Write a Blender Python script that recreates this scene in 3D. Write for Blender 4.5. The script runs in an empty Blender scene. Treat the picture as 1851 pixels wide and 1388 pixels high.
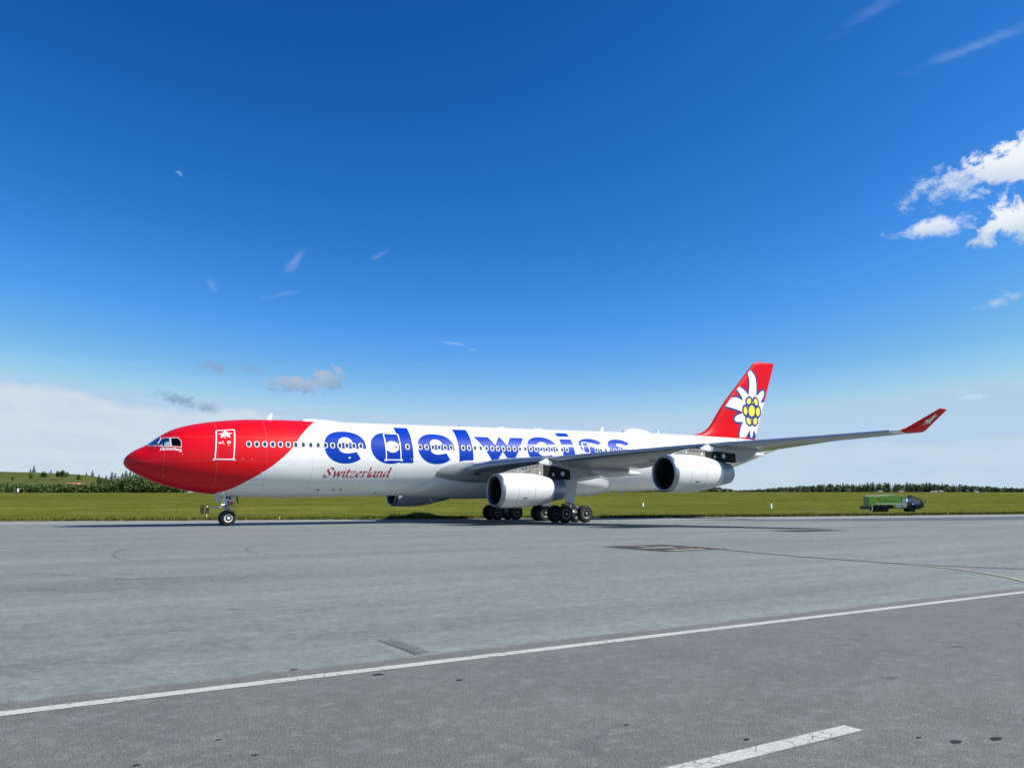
import bpy, bmesh, math, random
import numpy as np
from mathutils import Vector, Matrix
from mathutils.geometry import tessellate_polygon

random.seed(7)
RNG = np.random.default_rng(11)
SC = bpy.context.scene
COL = SC.collection

# ------------------------------------------------------------------ camera
YAW, PITCH, ROLL = 0.5502, 0.1521, 0.0004
CAM = Vector((-4.84, 56.8735, 1.656))
R_ = Vector((math.cos(YAW), math.sin(YAW), 0))            # image right on the ground
H_ = Vector((math.sin(YAW), -math.cos(YAW), 0))           # view direction on the ground
Z_ = Vector((0, 0, 1))
fw = H_ * math.cos(PITCH) + Z_ * math.sin(PITCH)
up = Z_ * math.cos(PITCH) - H_ * math.sin(PITCH)
rt = R_ * math.cos(ROLL) + up * math.sin(ROLL)
up = up * math.cos(ROLL) - R_ * math.sin(ROLL)
cam_d = bpy.data.cameras.new('camera')
cam = bpy.data.objects.new('camera', cam_d)
COL.objects.link(cam)
m = Matrix((rt, up, -fw)).transposed().to_4x4()
m.translation = CAM
cam.matrix_world = m
cam_d.sensor_width = 36.0
cam_d.lens = 1388.34 * 36.0 / 1851.0
cam_d.clip_start = 0.1
cam_d.clip_end = 30000
SC.camera = cam

# ------------------------------------------------------------------ sun + sky
SUN_AZ, SUN_EL = math.radians(99.5), math.radians(42.5)    # azimuth measured from the view direction
sd = (R_ * math.sin(SUN_AZ) + H_ * math.cos(SUN_AZ)) * math.cos(SUN_EL) + Z_ * math.sin(SUN_EL)
sun_d = bpy.data.lights.new('sun', 'SUN')
sun_d.energy = 5.0
sun_d.angle = math.radians(0.53)
sun_d.color = (1.0, 0.965, 0.87)
sun = bpy.data.objects.new('sun', sun_d)
COL.objects.link(sun)
sun.rotation_euler = (-sd).to_track_quat('-Z', 'Y').to_euler()
sun.location = (0, 0, 80)

W = bpy.data.worlds.new('World')
SC.world = W
W.use_nodes = True
NT = W.node_tree
NT.nodes.clear()


def wn(kind, **kw):
    n = NT.nodes.new(kind)
    for k, v in kw.items():
        setattr(n, k, v)
    return n


def wset(sock, v):
    if hasattr(v, 'is_output') or hasattr(v, 'links'):
        NT.links.new(v, sock)
    else:
        sock.default_value = v


def wm(op, a, b=None, c=None, clamp=False):
    n = wn('ShaderNodeMath', operation=op)
    n.use_clamp = clamp
    wset(n.inputs[0], a)
    if b is not None:
        wset(n.inputs[1], b)
    if c is not None:
        wset(n.inputs[2], c)
    return n.outputs[0]


def wmap(v, a, b, c, d, kind='SMOOTHSTEP'):
    n = wn('ShaderNodeMapRange', interpolation_type=kind)
    wset(n.inputs[0], v)
    for i, x in enumerate((a, b, c, d)):
        wset(n.inputs[i + 1], x)
    return n.outputs[0]


def wmix(f, a, b):
    n = wn('ShaderNodeMix', data_type='RGBA')
    wset(n.inputs[0], f)
    wset(n.inputs[6], a)
    wset(n.inputs[7], b)
    return n.outputs[2]


sky = wn('ShaderNodeTexSky', sky_type='NISHITA')
sky.sun_disc = False
sky.sun_elevation = SUN_EL
sky.sun_rotation = math.atan2(sd.x, sd.y)
sky.altitude = 100
sky.air_density = 1.0
sky.dust_density = 0.25
sky.ozone_density = 3.2

# the camera's deep-blue rendering of the sky: per-channel contrast on the sky colour
ssep = wn('ShaderNodeSeparateColor')
NT.links.new(sky.outputs[0], ssep.inputs[0])
scmb = wn('ShaderNodeCombineColor')
for ci, (kk, gg, mx) in enumerate(((11.7, 3.0, 4.2), (2.05, 1.62, 6.1), (2.14, 1.40, 8.3))):
    ch = wm('MULTIPLY', wm('POWER', wm('MULTIPLY', ssep.outputs[ci], 0.1), gg), 10 * kk)
    NT.links.new(wm('MINIMUM', ch, mx), scmb.inputs[ci])
SKYCOL = scmb.outputs[0]

tc = wn('ShaderNodeTexCoord')
sep = wn('ShaderNodeSeparateXYZ')
nrm = wn('ShaderNodeVectorMath', operation='NORMALIZE')
NT.links.new(tc.outputs['Generated'], nrm.inputs[0])
NT.links.new(nrm.outputs[0], sep.inputs[0])
dx, dy, dz = sep.outputs
lat = wm('ADD', wm('MULTIPLY', dx, R_.x), wm('MULTIPLY', dy, R_.y))
dep = wm('ADD', wm('MULTIPLY', dx, H_.x), wm('MULTIPLY', dy, H_.y))
AZ = wm('MULTIPLY', wm('ARCTAN2', lat, dep), 180 / math.pi)       # compass angle, degrees
EL = wm('MULTIPLY', wm('ARCSINE', dz), 180 / math.pi)             # height angle, degrees


def comb(x, y, z=0.0):
    n = wn('ShaderNodeCombineXYZ')
    for s, v in zip(n.inputs, (x, y, z)):
        wset(s, v)
    return n.outputs[0]


def noise(vec, scale, detail=6.0, rough=0.55, dist=0.0):
    n = wn('ShaderNodeTexNoise')
    NT.links.new(vec, n.inputs['Vector'])
    n.inputs['Scale'].default_value = scale
    n.inputs['Detail'].default_value = detail
    n.inputs['Roughness'].default_value = rough
    n.inputs['Distortion'].default_value = dist
    return n.outputs[0]


CLOUDV = comb(AZ, wm('MULTIPLY', EL, 1.5), 0.3)
N_puff = noise(CLOUDV, 0.42, 9, 0.60, 0.35)
N_wide = noise(CLOUDV, 0.16, 4, 0.5)
N_cum = noise(comb(AZ, wm('MULTIPLY', EL, 1.25), 2.2), 0.62, 10, 0.64, 0.25)
N_small = noise(comb(AZ, wm('MULTIPLY', EL, 1.3), 7.7), 1.15, 7, 0.62, 0.5)
N_fib = noise(comb(wm('MULTIPLY', AZ, 0.35), wm('MULTIPLY', EL, 1.6), 4.0), 0.5, 8, 0.62, 0.8)
CUR = SKYCOL

# thin veil of high cloud low over the horizon all the way round, thickest to the left of the view
veil_az = wmap(wm('COSINE', wm('MULTIPLY', wm('ADD', AZ, 62.0), math.pi / 180)), -0.2, 0.92, 0.0, 1.0)
edge = wm('ADD', wmap(AZ, -34.0, 6.0, 6.9, 4.0), wm('MULTIPLY', wm('SUBTRACT', N_wide, 0.5), 3.0))
veil = wmap(EL, wm('SUBTRACT', edge, 0.4), wm('ADD', edge, 0.5), 1.0, 0.0)
veil = wm('MULTIPLY', veil, wmap(N_fib, 0.2, 0.62, 0.62, 1.0))
veil = wm('MULTIPLY', veil, wmap(veil_az, 0.0, 1.0, 0.55, 0.92))
soft = wmap(EL, -1.0, 11.0, 0.42, 0.0)
veil = wm('MAXIMUM', veil, soft)
CUR = wmix(veil, CUR, (6.3, 7.3, 8.1, 1.0))

# separate clouds: (azimuth, elevation, half width, half height, tilt, noise weight, opacity, colour low, colour high)
WHITE = (8.9, 9.3, 9.8, 1)
GREYB = (5.2, 6.5, 8.0, 1)
GDARK = (2.5, 3.9, 5.9, 1)
GLITE = (3.8, 5.0, 6.6, 1)
CL = [
    (34.8, 20.9, 4.0, 1.9, 0.10, 1.5, 1.0, GREYB, WHITE),
    (31.2, 20.2, 3.3, 1.5, 0.25, 1.6, 0.8, GREYB, (7.6, 8.4, 9.3, 1)),
    (34.4, 17.3, 3.4, 1.6, 0.05, 1.4, 1.0, GREYB, WHITE),
    (30.4, 17.7, 3.2, 0.9, -0.02, 1.5, 0.85, GREYB, WHITE),
    (33.6, 12.6, 1.9, 0.5, 0.25, 1.5, 0.5, GREYB, (7, 8, 9, 1)),
    (-13.7, 8.75, 1.8, 1.1, 0.3, 1.0, 1.0, GDARK, GLITE),
    (-16.2, 8.35, 2.9, 0.75, 0.0, 1.1, 1.0, GDARK, GLITE),
    (-23.8, 6.95, 2.2, 0.50, -0.2, 1.2, 0.9, GDARK, GDARK),
    (-21.6, 6.55, 1.3, 0.62, 0.0, 1.1, 0.95, GDARK, GLITE),
    (-21.4, 9.25, 1.6, 0.52, -0.1, 1.2, 0.75, GDARK, GDARK),
    (-19.0, 9.35, 1.1, 0.42, -0.1, 1.2, 0.6, GDARK, GDARK),
    (31.0, 6.6, 1.1, 0.45, 0.0, 1.3, 0.55, GREYB, (7, 8, 9, 1)),
    (-16.2, 17.3, 1.3, 0.5, 0.95, 1.1, 0.22, WHITE, WHITE),
    (-10.2, 17.9, 1.3, 0.3, 0.55, 1.3, 0.13, WHITE, WHITE),
    (-22.0, 14.9, 0.7, 0.5, -0.9, 1.3, 0.14, WHITE, WHITE),
    (-17.2, 14.7, 1.9, 0.3, 0.25, 1.3, 0.14, WHITE, WHITE),
    (-4.4, 11.7, 1.3, 0.22, -0.1, 1.3, 0.28, WHITE, WHITE),
    (-3.0, 11.25, 0.7, 0.16, 0.0, 1.2, 0.28, WHITE, WHITE),
    (33.0, 28.0, 6.4, 0.55, 0.09, 0.9, 0.20, (7.2, 8.6, 9.8, 1), (7.2, 8.6, 9.8, 1)),
    (27.0, 31.5, 3.6, 0.6, 0.3, 1.0, 0.06, WHITE, WHITE),
    (9.0, 5.2, 3.5, 0.5, 0.12, 1.5, 0.35, GREYB, WHITE),
    (60.0, 16.0, 6.0, 2.2, 0.2, 1.5, 0.95, GREYB, WHITE),
    (-130.0, 12.0, 7.0, 2.2, 0.0, 1.5, 0.9, GREYB, WHITE),
    (150.0, 15.0, 6.0, 2.0, 0.1, 1.5, 0.9, GREYB, WHITE),
]
DIRV = comb(AZ, EL, 0.0)
SHADE_N = wm('MULTIPLY_ADD', N_wide, 1.5, -0.75)
for (ca, ce, wa, we, tl, nw, op, clo, chi) in CL:
    mp = wn('ShaderNodeMapping', vector_type='TEXTURE')
    NT.links.new(DIRV, mp.inputs['Vector'])
    mp.inputs['Location'].default_value = (ca, ce, 0)
    mp.inputs['Rotation'].default_value = (0, 0, tl)
    mp.inputs['Scale'].default_value = (wa, we, 1)
    ln_ = wn('ShaderNodeVectorMath', operation='LENGTH')
    NT.links.new(mp.outputs[0], ln_.inputs[0])
    src = N_fib if (op < .3 or we < .3) else (N_small if wa < 3.0 else N_cum)
    val = wm('SUBTRACT', wm('MULTIPLY_ADD', src, nw * 2.0, 0.80 - 0.46 * nw * 2.0), ln_.outputs['Value'])
    mask = wmap(val, 0.0, 0.5 if op > .95 else 0.8 if op > .5 else 1.3, 0.0, op)
    if clo == chi:
        col = chi
    else:
        sp_ = wn('ShaderNodeSeparateXYZ')
        NT.links.new(mp.outputs[0], sp_.inputs[0])
        col = wmix(wmap(wm('ADD', sp_.outputs[1], SHADE_N), -0.8, 0.5, 0.0, 1.0), clo, chi)
    CUR = wmix(mask, CUR, col)
W.cycles.sampling_method = 'MANUAL'
W.cycles.sample_map_resolution = 256
bg = wn('ShaderNodeBackground')
NT.links.new(CUR, bg.inputs[0])
bg.inputs[1].default_value = 0.071
wo = wn('ShaderNodeOutputWorld')
NT.links.new(bg.outputs[0], wo.inputs[0])

SC.view_settings.view_transform = 'Standard'
SC.view_settings.look = 'None'
SC.view_settings.gamma = 1.0
SC.view_settings.exposure = 0.5
SC.view_settings.use_curve_mapping = False


# ------------------------------------------------------------------ helpers
def mk(name, verts, faces, mats, parent=None, loc=None, smooth=False, fm=None, rot=None):
    me = bpy.data.meshes.new(name)
    me.from_pydata([tuple(map(float, v)) for v in verts], [], [tuple(f) for f in faces])
    if not isinstance(mats, (list, tuple)):
        mats = [mats]
    for mm in mats:
        me.materials.append(mm)
    if fm is not None:
        me.polygons.foreach_set('material_index', np.asarray(fm, dtype=np.int32))
    if smooth:
        me.polygons.foreach_set('use_smooth', np.ones(len(me.polygons), dtype=bool))
    me.update()
    o = bpy.data.objects.new(name, me)
    COL.objects.link(o)
    if parent is not None:
        o.parent = parent
    if loc is not None:
        o.location = loc
    if rot is not None:
        o.rotation_euler = rot
    return o


def empty(name, loc, rot=(0, 0, 0), parent=None):
    o = bpy.data.objects.new(name, None)
    o.empty_display_size = 0.3
    COL.objects.link(o)
    o.location = loc
    o.rotation_euler = rot
    if parent:
        o.parent = parent
    return o


def tag(o, label=None, cat=None, group=None, kind=None):
    if label: o['label'] = label
    if cat: o['category'] = cat
    if group: o['group'] = group
    if kind: o['kind'] = kind
    return o


class MB:
    """collects simple solids into one mesh"""
    def __init__(s):
        s.v, s.f, s.m = [], [], []

    def add(s, v, f, mi=0):
        b = len(s.v)
        s.v += [tuple(x) for x in v]
        s.f += [tuple(i + b for i in q) for q in f]
        s.m += [mi] * len(f)
        return s

    def box(s, c, d, mi=0, M=None, bev=0.0):
        x, y, z = d[0] / 2, d[1] / 2, d[2] / 2
        if bev <= 0:
            v = [(-x, -y, -z), (x, -y, -z), (x, y, -z), (-x, y, -z), (-x, -y, z), (x, -y, z), (x, y, z), (-x, y, z)]
            f = [(0, 3, 2, 1), (4, 5, 6, 7), (0, 1, 5, 4), (1, 2, 6, 5), (2, 3, 7, 6), (3, 0, 4, 7)]
        else:
            bm = bmesh.new()
            bmesh.ops.create_cube(bm, size=1.0)
            for q in bm.verts:
                q.co = (q.co.x * d[0], q.co.y * d[1], q.co.z * d[2])
            bmesh.ops.bevel(bm, geom=list(bm.edges), offset=bev, segments=1, affect='EDGES')
            v = [tuple(q.co) for q in bm.verts]
            f = [tuple(q.index for q in p.verts) for p in bm.faces]
            bm.free()
        cc = Vector(c)
        v = [(M @ Vector(q) if M else Vector(q)) + cc for q in v]
        return s.add(v, f, mi)

    def hexa(s, p, mi=0):
        """8 corners: bottom loop 4, top loop 4"""
        return s.add(p, [(0, 3, 2, 1), (4, 5, 6, 7), (0, 1, 5, 4), (1, 2, 6, 5), (2, 3, 7, 6), (3, 0, 4, 7)], mi)

    def prism(s, poly, axis, a, b, mi=0):
        """extrude a 2D polygon along an axis (0,1,2)"""
        def P(q, t):
            if axis == 0: return (t, q[0], q[1])
            if axis == 1: return (q[0], t, q[1])
            return (q[0], q[1], t)
        n = len(poly)
        v = [P(q, a) for q in poly] + [P(q, b) for q in poly]
        f = [tuple(range(n))[::-1], tuple(range(n, 2 * n))] + [(i, (i + 1) % n, n + (i + 1) % n, n + i) for i in range(n)]
        return s.add(v, f, mi)

    def tube(s, pts, r, n=10, mi=0, cap=True):
        pts = [Vector(p) for p in pts]
        rs = r if isinstance(r, (list, tuple)) else [r] * len(pts)
        v, f = [], []
        for i, p in enumerate(pts):
            d = (pts[min(i + 1, len(pts) - 1)] - pts[max(i - 1, 0)]).normalized()
            a = d.cross(Vector((0, 0, 1)) if abs(d.z) < .9 else Vector((1, 0, 0))).normalized()
            b = d.cross(a)
            for k in range(n):
                t = 2 * math.pi * k / n
                v.append(p + (a * math.cos(t) + b * math.sin(t)) * rs[i])
        for i in range(len(pts) - 1):
            for k in range(n):
                f.append((i * n + k, i * n + (k + 1) % n, (i + 1) * n + (k + 1) % n, (i + 1) * n + k))
        if cap:
            f.append(tuple(range(n))[::-1])
            f.append(tuple(range((len(pts) - 1) * n, len(pts) * n)))
        return s.add(v, f, mi)

    def lathe(s, prof, axis='x', n=32, c=(0, 0, 0), mi=0):
        """prof: (t, radius) along the axis"""
        v, f = [], []
        for t, r in prof:
            for k in range(n):
                a = 2 * math.pi * k / n
                p = (t, r * math.cos(a), r * math.sin(a)) if axis == 'x' else \
                    (r * math.cos(a), t, r * math.sin(a)) if axis == 'y' else (r * math.cos(a), r * math.sin(a), t)
                v.append((p[0] + c[0], p[1] + c[1], p[2] + c[2]))
        for i in range(len(prof) - 1):
            for k in range(n):
                f.append((i * n + k, i * n + (k + 1) % n, (i + 1) * n + (k + 1) % n, (i + 1) * n + k))
        return s.add(v, f, mi)

    def obj(s, name, mats, parent=None, loc=None, smooth=False, rot=None):
        return mk(name, s.v, s.f, mats, parent, loc, smooth, s.m if isinstance(mats, (list, tuple)) else None, rot)


def pchip(xk, yk, x):
    xk = np.asarray(xk, float); yk = np.asarray(yk, float)
    h = np.diff(xk); d = np.diff(yk) / h
    mm = np.zeros_like(yk); mm[0] = d[0]; mm[-1] = d[-1]
    for i in range(1, len(yk) - 1):
        if d[i - 1] * d[i] > 0:
            w1 = 2 * h[i] + h[i - 1]; w2 = h[i] + 2 * h[i - 1]
            mm[i] = (w1 + w2) / (w1 / d[i - 1] + w2 / d[i])
    x = np.clip(x, xk[0], xk[-1])
    i = np.clip(np.searchsorted(xk, x) - 1, 0, len(h) - 1)
    t = (x - xk[i]) / h[i]
    return ((2 * t**3 - 3 * t**2 + 1) * yk[i] + (t**3 - 2 * t**2 + t) * h[i] * mm[i]
            + (-2 * t**3 + 3 * t**2) * yk[i + 1] + (t**3 - t**2) * h[i] * mm[i + 1])


def sstep(a, b, x):
    t = np.clip((x - a) / (b - a), 0, 1)
    return t * t * (3 - 2 * t)


# ------------------------------------------------------------------ materials
class Mat:
    def __init__(s, name):
        s.m = bpy.data.materials.new(name)
        s.m.use_nodes = True
        s.nt = s.m.node_tree
        s.p = s.nt.nodes['Principled BSDF']

    def n(s, kind, **kw):
        q = s.nt.nodes.new(kind)
        for k, v in kw.items():
            setattr(q, k, v)
        return q

    def set(s, sock, v):
        if hasattr(v, 'links'):
            s.nt.links.new(v, sock)
        else:
            sock.default_value = v

    def math(s, op, a, b=None, c=None, clamp=False):
        q = s.n('ShaderNodeMath', operation=op)
        q.use_clamp = clamp
        for i, v in enumerate((a, b, c)):
            if v is not None:
                s.set(q.inputs[i], v)
        return q.outputs[0]

    def noise(s, scale, detail=4, rough=0.55, vec=None, dist=0.0):
        q = s.n('ShaderNodeTexNoise')
        q.inputs['Scale'].default_value = scale
        q.inputs['Detail'].default_value = detail
        q.inputs['Roughness'].default_value = rough
        q.inputs['Distortion'].default_value = dist
        if vec is not None:
            s.nt.links.new(vec, q.inputs['Vector'])
        return q.outputs[0]

    def coord(s, which='Object', scale=None):
        t = s.n('ShaderNodeTexCoord').outputs[which]
        if scale is None:
            return t
        q = s.n('ShaderNodeVectorMath', operation='MULTIPLY')
        s.nt.links.new(t, q.inputs[0])
        q.inputs[1].default_value = scale
        return q.outputs[0]

    def pos(s, scale=(1, 1, 1)):
        t = s.n('ShaderNodeNewGeometry').outputs['Position']
        q = s.n('ShaderNodeVectorMath', operation='MULTIPLY')
        s.nt.links.new(t, q.inputs[0])
        q.inputs[1].default_value = scale
        return q.outputs[0]

    def sep(s, v):
        q = s.n('ShaderNodeSeparateXYZ')
        s.nt.links.new(v, q.inputs[0])
        return q.outputs

    def mr(s, v, a, b, c=0.0, d=1.0, kind='LINEAR'):
        q = s.n('ShaderNodeMapRange', interpolation_type=kind)
        s.set(q.inputs[0], v)
        for i, x in enumerate((a, b, c, d)):
            s.set(q.inputs[i + 1], x)
        return q.outputs[0]

    def mix(s, f, a, b):
        q = s.n('ShaderNodeMix', data_type='RGBA')
        for i, v in ((0, f), (6, a), (7, b)):
            if isinstance(v, tuple) and len(v) == 3:
                v = (*v, 1)
            s.set(q.inputs[i], v)
        return q.outputs[2]

    def bump(s, h, strength=0.3, dist=0.01):
        q = s.n('ShaderNodeBump')
        q.inputs['Strength'].default_value = strength
        q.inputs['Distance'].default_value = dist
        s.set(q.inputs['Height'], h)
        s.nt.links.new(q.outputs[0], s.p.inputs['Normal'])

    def base(s, c, rough=0.5, metal=0.0, coat=0.0, spec=0.5):
        if isinstance(c, tuple) and len(c) == 3:
            c = (*c, 1)
        s.set(s.p.inputs['Base Color'], c)
        s.set(s.p.inputs['Roughness'], rough)
        s.set(s.p.inputs['Metallic'], metal)
        s.set(s.p.inputs['Coat Weight'], coat)
        s.p.inputs['Coat Roughness'].default_value = 0.06
        s.p.inputs['Specular IOR Level'].default_value = spec
        return s


def simple(name, c, rough=0.5, metal=0.0, coat=0.0, var=0.0, vs=2.0, spec=0.5):
    q = Mat(name)
    if var:
        nz = q.noise(vs, 5, 0.6, q.coord())
        c = q.mix(q.mr(nz, 0.3, 0.7), tuple(x * (1 - var) for x in c), tuple(min(1, x * (1 + var)) for x in c))
    return q.base(c, rough, metal, coat, spec).m


PX = 32.3                      # the aircraft's own origin lies between its main wheels
ZC = 5.211                     # height of the fuselage axis in the aircraft's frame
RED = (0.60, 0.002, 0.009)
WHT = (0.74, 0.75, 0.755)


def panel_lines(q, v, period, width, off=0.0):
    """thin dark seams at regular steps of v"""
    fr = q.math('FRACT', q.math('ADD', q.math('DIVIDE', v, period), off))
    d = q.math('ABSOLUTE', q.math('SUBTRACT', fr, 0.5))
    return q.mr(d, 0.5 - width / period, 0.5 - 0.3 * width / period, 0.0, 1.0)


def fuselage_mat():
    q = Mat('fuselage paint')
    x, y, z = q.sep(q.coord())
    X = q.math('ADD', x, PX)
    zz = q.math('SUBTRACT', z, ZC)
    fc = q.n('ShaderNodeFloatCurve')
    q.set(fc.inputs['Value'], q.math('DIVIDE', q.math('ADD', zz, 3.0), 6.0))
    cu = fc.mapping.curves[0]
    pts = [(-3.0, 4.8), (-2.62, 5.45), (-2.4, 5.9), (-2.2, 6.49), (-1.55, 7.66), (-1.12, 8.35), (-.62, 9.06), (-.18, 9.57),
           (.33, 10.11), (1.07, 10.71), (1.67, 11.2), (2.27, 11.86), (2.66, 12.45), (2.82, 12.95), (3.0, 13.3)]
    pts = [((a + 3) / 6, b / 16) for a, b in pts]
    cu.points[0].location = pts[0]
    cu.points[1].location = pts[-1]
    for p in pts[1:-1]:
        cu.points.new(*p)
    fc.mapping.update()
    xb = q.math('MULTIPLY', fc.outputs[0], 16.0)
    red = q.mr(q.math('SUBTRACT', xb, X), -0.012, 0.012)
    dirt = q.noise(0.7, 6, 0.65, q.coord(scale=(0.35, 1, 3)))
    low = q.mr(zz, -2.0, -3.0)
    wcol = q.mix(q.math('MULTIPLY', q.mr(dirt, 0.42, 0.72), 0.55), WHT, (0.58, 0.585, 0.58))
    col = q.mix(red, wcol, RED)
    ln = panel_lines(q, X, 3.2, 0.022, 0.3)
    ln2 = panel_lines(q, zz, 1.62, 0.014, 0.18)
    ln = q.math('MULTIPLY', q.math('MAXIMUM', ln, ln2), 0.34)
    col = q.mix(ln, col, (0.18, 0.18, 0.19))
    q.base(col, q.mr(dirt, 0.3, 0.8, 0.36, 0.46), 0, q.mr(red, 0.0, 1.0, 0.5, 0.15), 0.22)
    q.bump(q.noise(1.3, 2, 0.5, q.coord(scale=(0.6, 1.2, 1.2))), 0.05, 0.02)
    return q.m


M = {}
M['fus'] = fuselage_mat()
M['white'] = simple('white paint', WHT, 0.28, 0, 0.6, 0.04, 1.2)
M['red'] = simple('red paint', RED, 0.4, 0, 0.02, spec=0.1)
M['blue'] = simple('blue paint', (0.000, 0.034, 0.34), 0.42, 0, 0.26, spec=0.08)
M['navy'] = simple('navy outline paint', (0.006, 0.022, 0.17), 0.3, 0, 0.4)
M['yellow'] = simple('flower yellow paint', (0.78, 0.66, 0.07), 0.3, 0, 0.4)
M['maroon'] = simple('dark red lettering', (0.36, 0.004, 0.010), 0.35, 0, 0.3)
M['lettering'] = simple('white lettering', (0.85, 0.85, 0.85), 0.35)
M['rim'] = simple('window surround', (0.83, 0.83, 0.84), 0.35, 0, 0.3)
M['frame'] = simple('cockpit window surround', (0.78, 0.62, 0.62), 0.35, 0, 0.3)
M['pane'] = simple('cabin window pane', (0.035, 0.055, 0.075), 0.12, 0, 0.6)
M['grey'] = simple('light grey wing paint', (0.30, 0.32, 0.325), 0.33, 0, 0.35, 0.06, 0.6)
M['fair'] = simple('fairing paint', (0.62, 0.635, 0.65), 0.32, 0, 0.4, 0.04, 0.8)
M['slat'] = simple('bare leading edge metal', (0.36, 0.41, 0.48), 0.30, 0.75, 0.0, 0.06, 1.0)
M['lip'] = simple('intake lip metal', (0.30, 0.32, 0.35), 0.34, 0.85, 0.0, 0.08, 3.0)
M['nozzle'] = simple('nozzle metal', (0.27, 0.33, 0.40), 0.36, 0.55, 0.0, 0.08, 1.5)
M['dark'] = simple('dark hollow', (0.010, 0.011, 0.012), 0.7, spec=0.2)
M['blade'] = simple('fan blade metal', (0.05, 0.055, 0.06), 0.4, 0.7)
M['black'] = simple('black paint', (0.015, 0.016, 0.018), 0.4)
M['tyre'] = simple('tyre rubber', (0.013, 0.0135, 0.0145), 0.7, 0, 0, 0.25, 8, spec=0.3)
M['hub'] = simple('wheel hub white', (0.72, 0.72, 0.70), 0.4, 0, 0, 0.1, 10)
M['hubm'] = simple('wheel hub metal', (0.17, 0.17, 0.175), 0.4, 0.5, 0, 0.2, 10)
M['strut'] = simple('gear strut grey', (0.40, 0.42, 0.45), 0.35, 0.25, 0, 0.12, 6)
M['chrome'] = simple('polished oleo', (0.75, 0.75, 0.77), 0.15, 1.0)
M['gdoor'] = simple('gear door paint', (0.50, 0.55, 0.60), 0.4, 0, 0.2, 0.05, 2)
M['hose'] = simple('black hose', (0.02, 0.02, 0.02), 0.6)


def pylon_mat():
    q = Mat('bare pylon metal')
    nz = q.noise(4.0, 8, 0.7, q.coord(scale=(0.6, 1, 2.2)))
    q.base(q.mix(q.mr(nz, 0.3, 0.7), (0.13, 0.115, 0.10), (0.50, 0.47, 0.44)), 0.45, 0.55)
    return q.m


M['pylon'] = pylon_mat()


def nacelle_mat():
    q = Mat('nacelle paint')
    x, y, z = q.sep(q.coord())
    an = q.math('ARCTAN2', z, y)
    l1 = q.math('MAXIMUM', q.mr(q.math('ABSOLUTE', q.math('SUBTRACT', x, 1.35)), 0.022, 0.008),
                q.mr(q.math('ABSOLUTE', q.math('SUBTRACT', x, 2.75)), 0.026, 0.008))
    l1 = q.math('MAXIMUM', l1, q.mr(q.math('ABSOLUTE', q.math('SUBTRACT', x, 4.15)), 0.02, 0.008))
    aft = q.math('GREATER_THAN', x, 2.75)
    l2 = panel_lines(q, an, 0.5236, 0.016, 0.15)
    l2 = q.math('MULTIPLY', l2, aft)
    l3 = q.math('MULTIPLY', panel_lines(q, x, 0.72, 0.016, 0.1), aft)
    ln = q.math('MAXIMUM', l1, q.math('MULTIPLY', q.math('MAXIMUM', l2, l3), 0.5))
    nz = q.noise(1.6, 7, 0.65, q.coord(scale=(1.4, 1, 0.6)))
    c = q.mix(q.math('MULTIPLY', q.mr(nz, 0.42, 0.75), 0.5), (0.66, 0.665, 0.66), (0.52, 0.52, 0.51))
    q.base(q.mix(q.math('MULTIPLY', ln, 0.8), c, (0.2, 0.2, 0.21)), 0.36, 0, 0.35)
    return q.m


M['nac'] = nacelle_mat()


def glass_mat(name, tint, tr):
    q = Mat(name)
    q.nt.nodes.remove(q.p)
    t = q.n('ShaderNodeBsdfTransparent')
    t.inputs[0].default_value = (*tint, 1)
    g = q.n('ShaderNodeBsdfGlossy')
    g.inputs['Roughness'].default_value = 0.02
    fr = q.n('ShaderNodeFresnel')
    fr.inputs[0].default_value = 1.35
    mx = q.n('ShaderNodeMixShader')
    q.nt.links.new(q.math('ADD', fr.outputs[0], tr), mx.inputs[0])
    q.nt.links.new(t.outputs[0], mx.inputs[1])
    q.nt.links.new(g.outputs[0], mx.inputs[2])
    q.nt.links.new(mx.outputs[0], q.nt.nodes['Material Output'].inputs[0])
    return q.m


M['glass'] = glass_mat('cockpit glass', (0.80, 0.86, 0.88), 0.0)


def emit(name, c, st):
    q = Mat(name)
    q.base((0.8, 0.8, 0.8))
    q.p.inputs['Emission Color'].default_value = (*c, 1)
    q.p.inputs['Emission Strength'].default_value = st
    return q.m


M['lamp'] = emit('lit taxi lamp', (1.0, 0.97, 0.9), 14.0)
M['bluelamp'] = emit('lit blue beacon', (0.05, 0.12, 1.0), 3.0)


# ================================================================== the airliner
TILT = 0.0200                                   # it stands slightly nose-down
plane = empty('airliner', (PX, 0, 0), (0, -TILT, 0))
tag(plane, 'long four-engined white airliner with red nose, blue edelweiss lettering and flower on the tail', 'airliner')

XK = np.array([0, .08, .3, .7, 1.3, 2, 2.8, 3.6, 4.6, 6, 8, 10.5, 14])
NT_ = [-0.325, -0.046, 0.204, 0.495, 0.813, 1.347, 1.853, 2.146, 2.382, 2.6, 2.765, 2.815, 2.82]
NB_ = [-0.325, -0.569, -0.797, -1.055, -1.379, -1.686, -1.96, -2.166, -2.372, -2.555, -2.74, -2.81, -2.82]
NW_ = [0.0, 0.332, 0.651, 1.02, 1.399, 1.719, 2.02, 2.25, 2.45, 2.64, 2.77, 2.815, 2.82]
TX = [14, 43, 46, 48.5, 51, 54, 57.3, 60, 62.5, 64.3]
TT = [2.82, 2.82, 2.82, 2.80, 2.76, 2.70, 2.62, 2.50, 2.25, 2.0]
TB = [-2.82, -2.82, -2.74, -2.5, -2.05, -1.35, -.48, .25, .98, 1.45]
TW = [2.82, 2.82, 2.78, 2.65, 2.42, 2.02, 1.50, 1.05, .62, .30]


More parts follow.
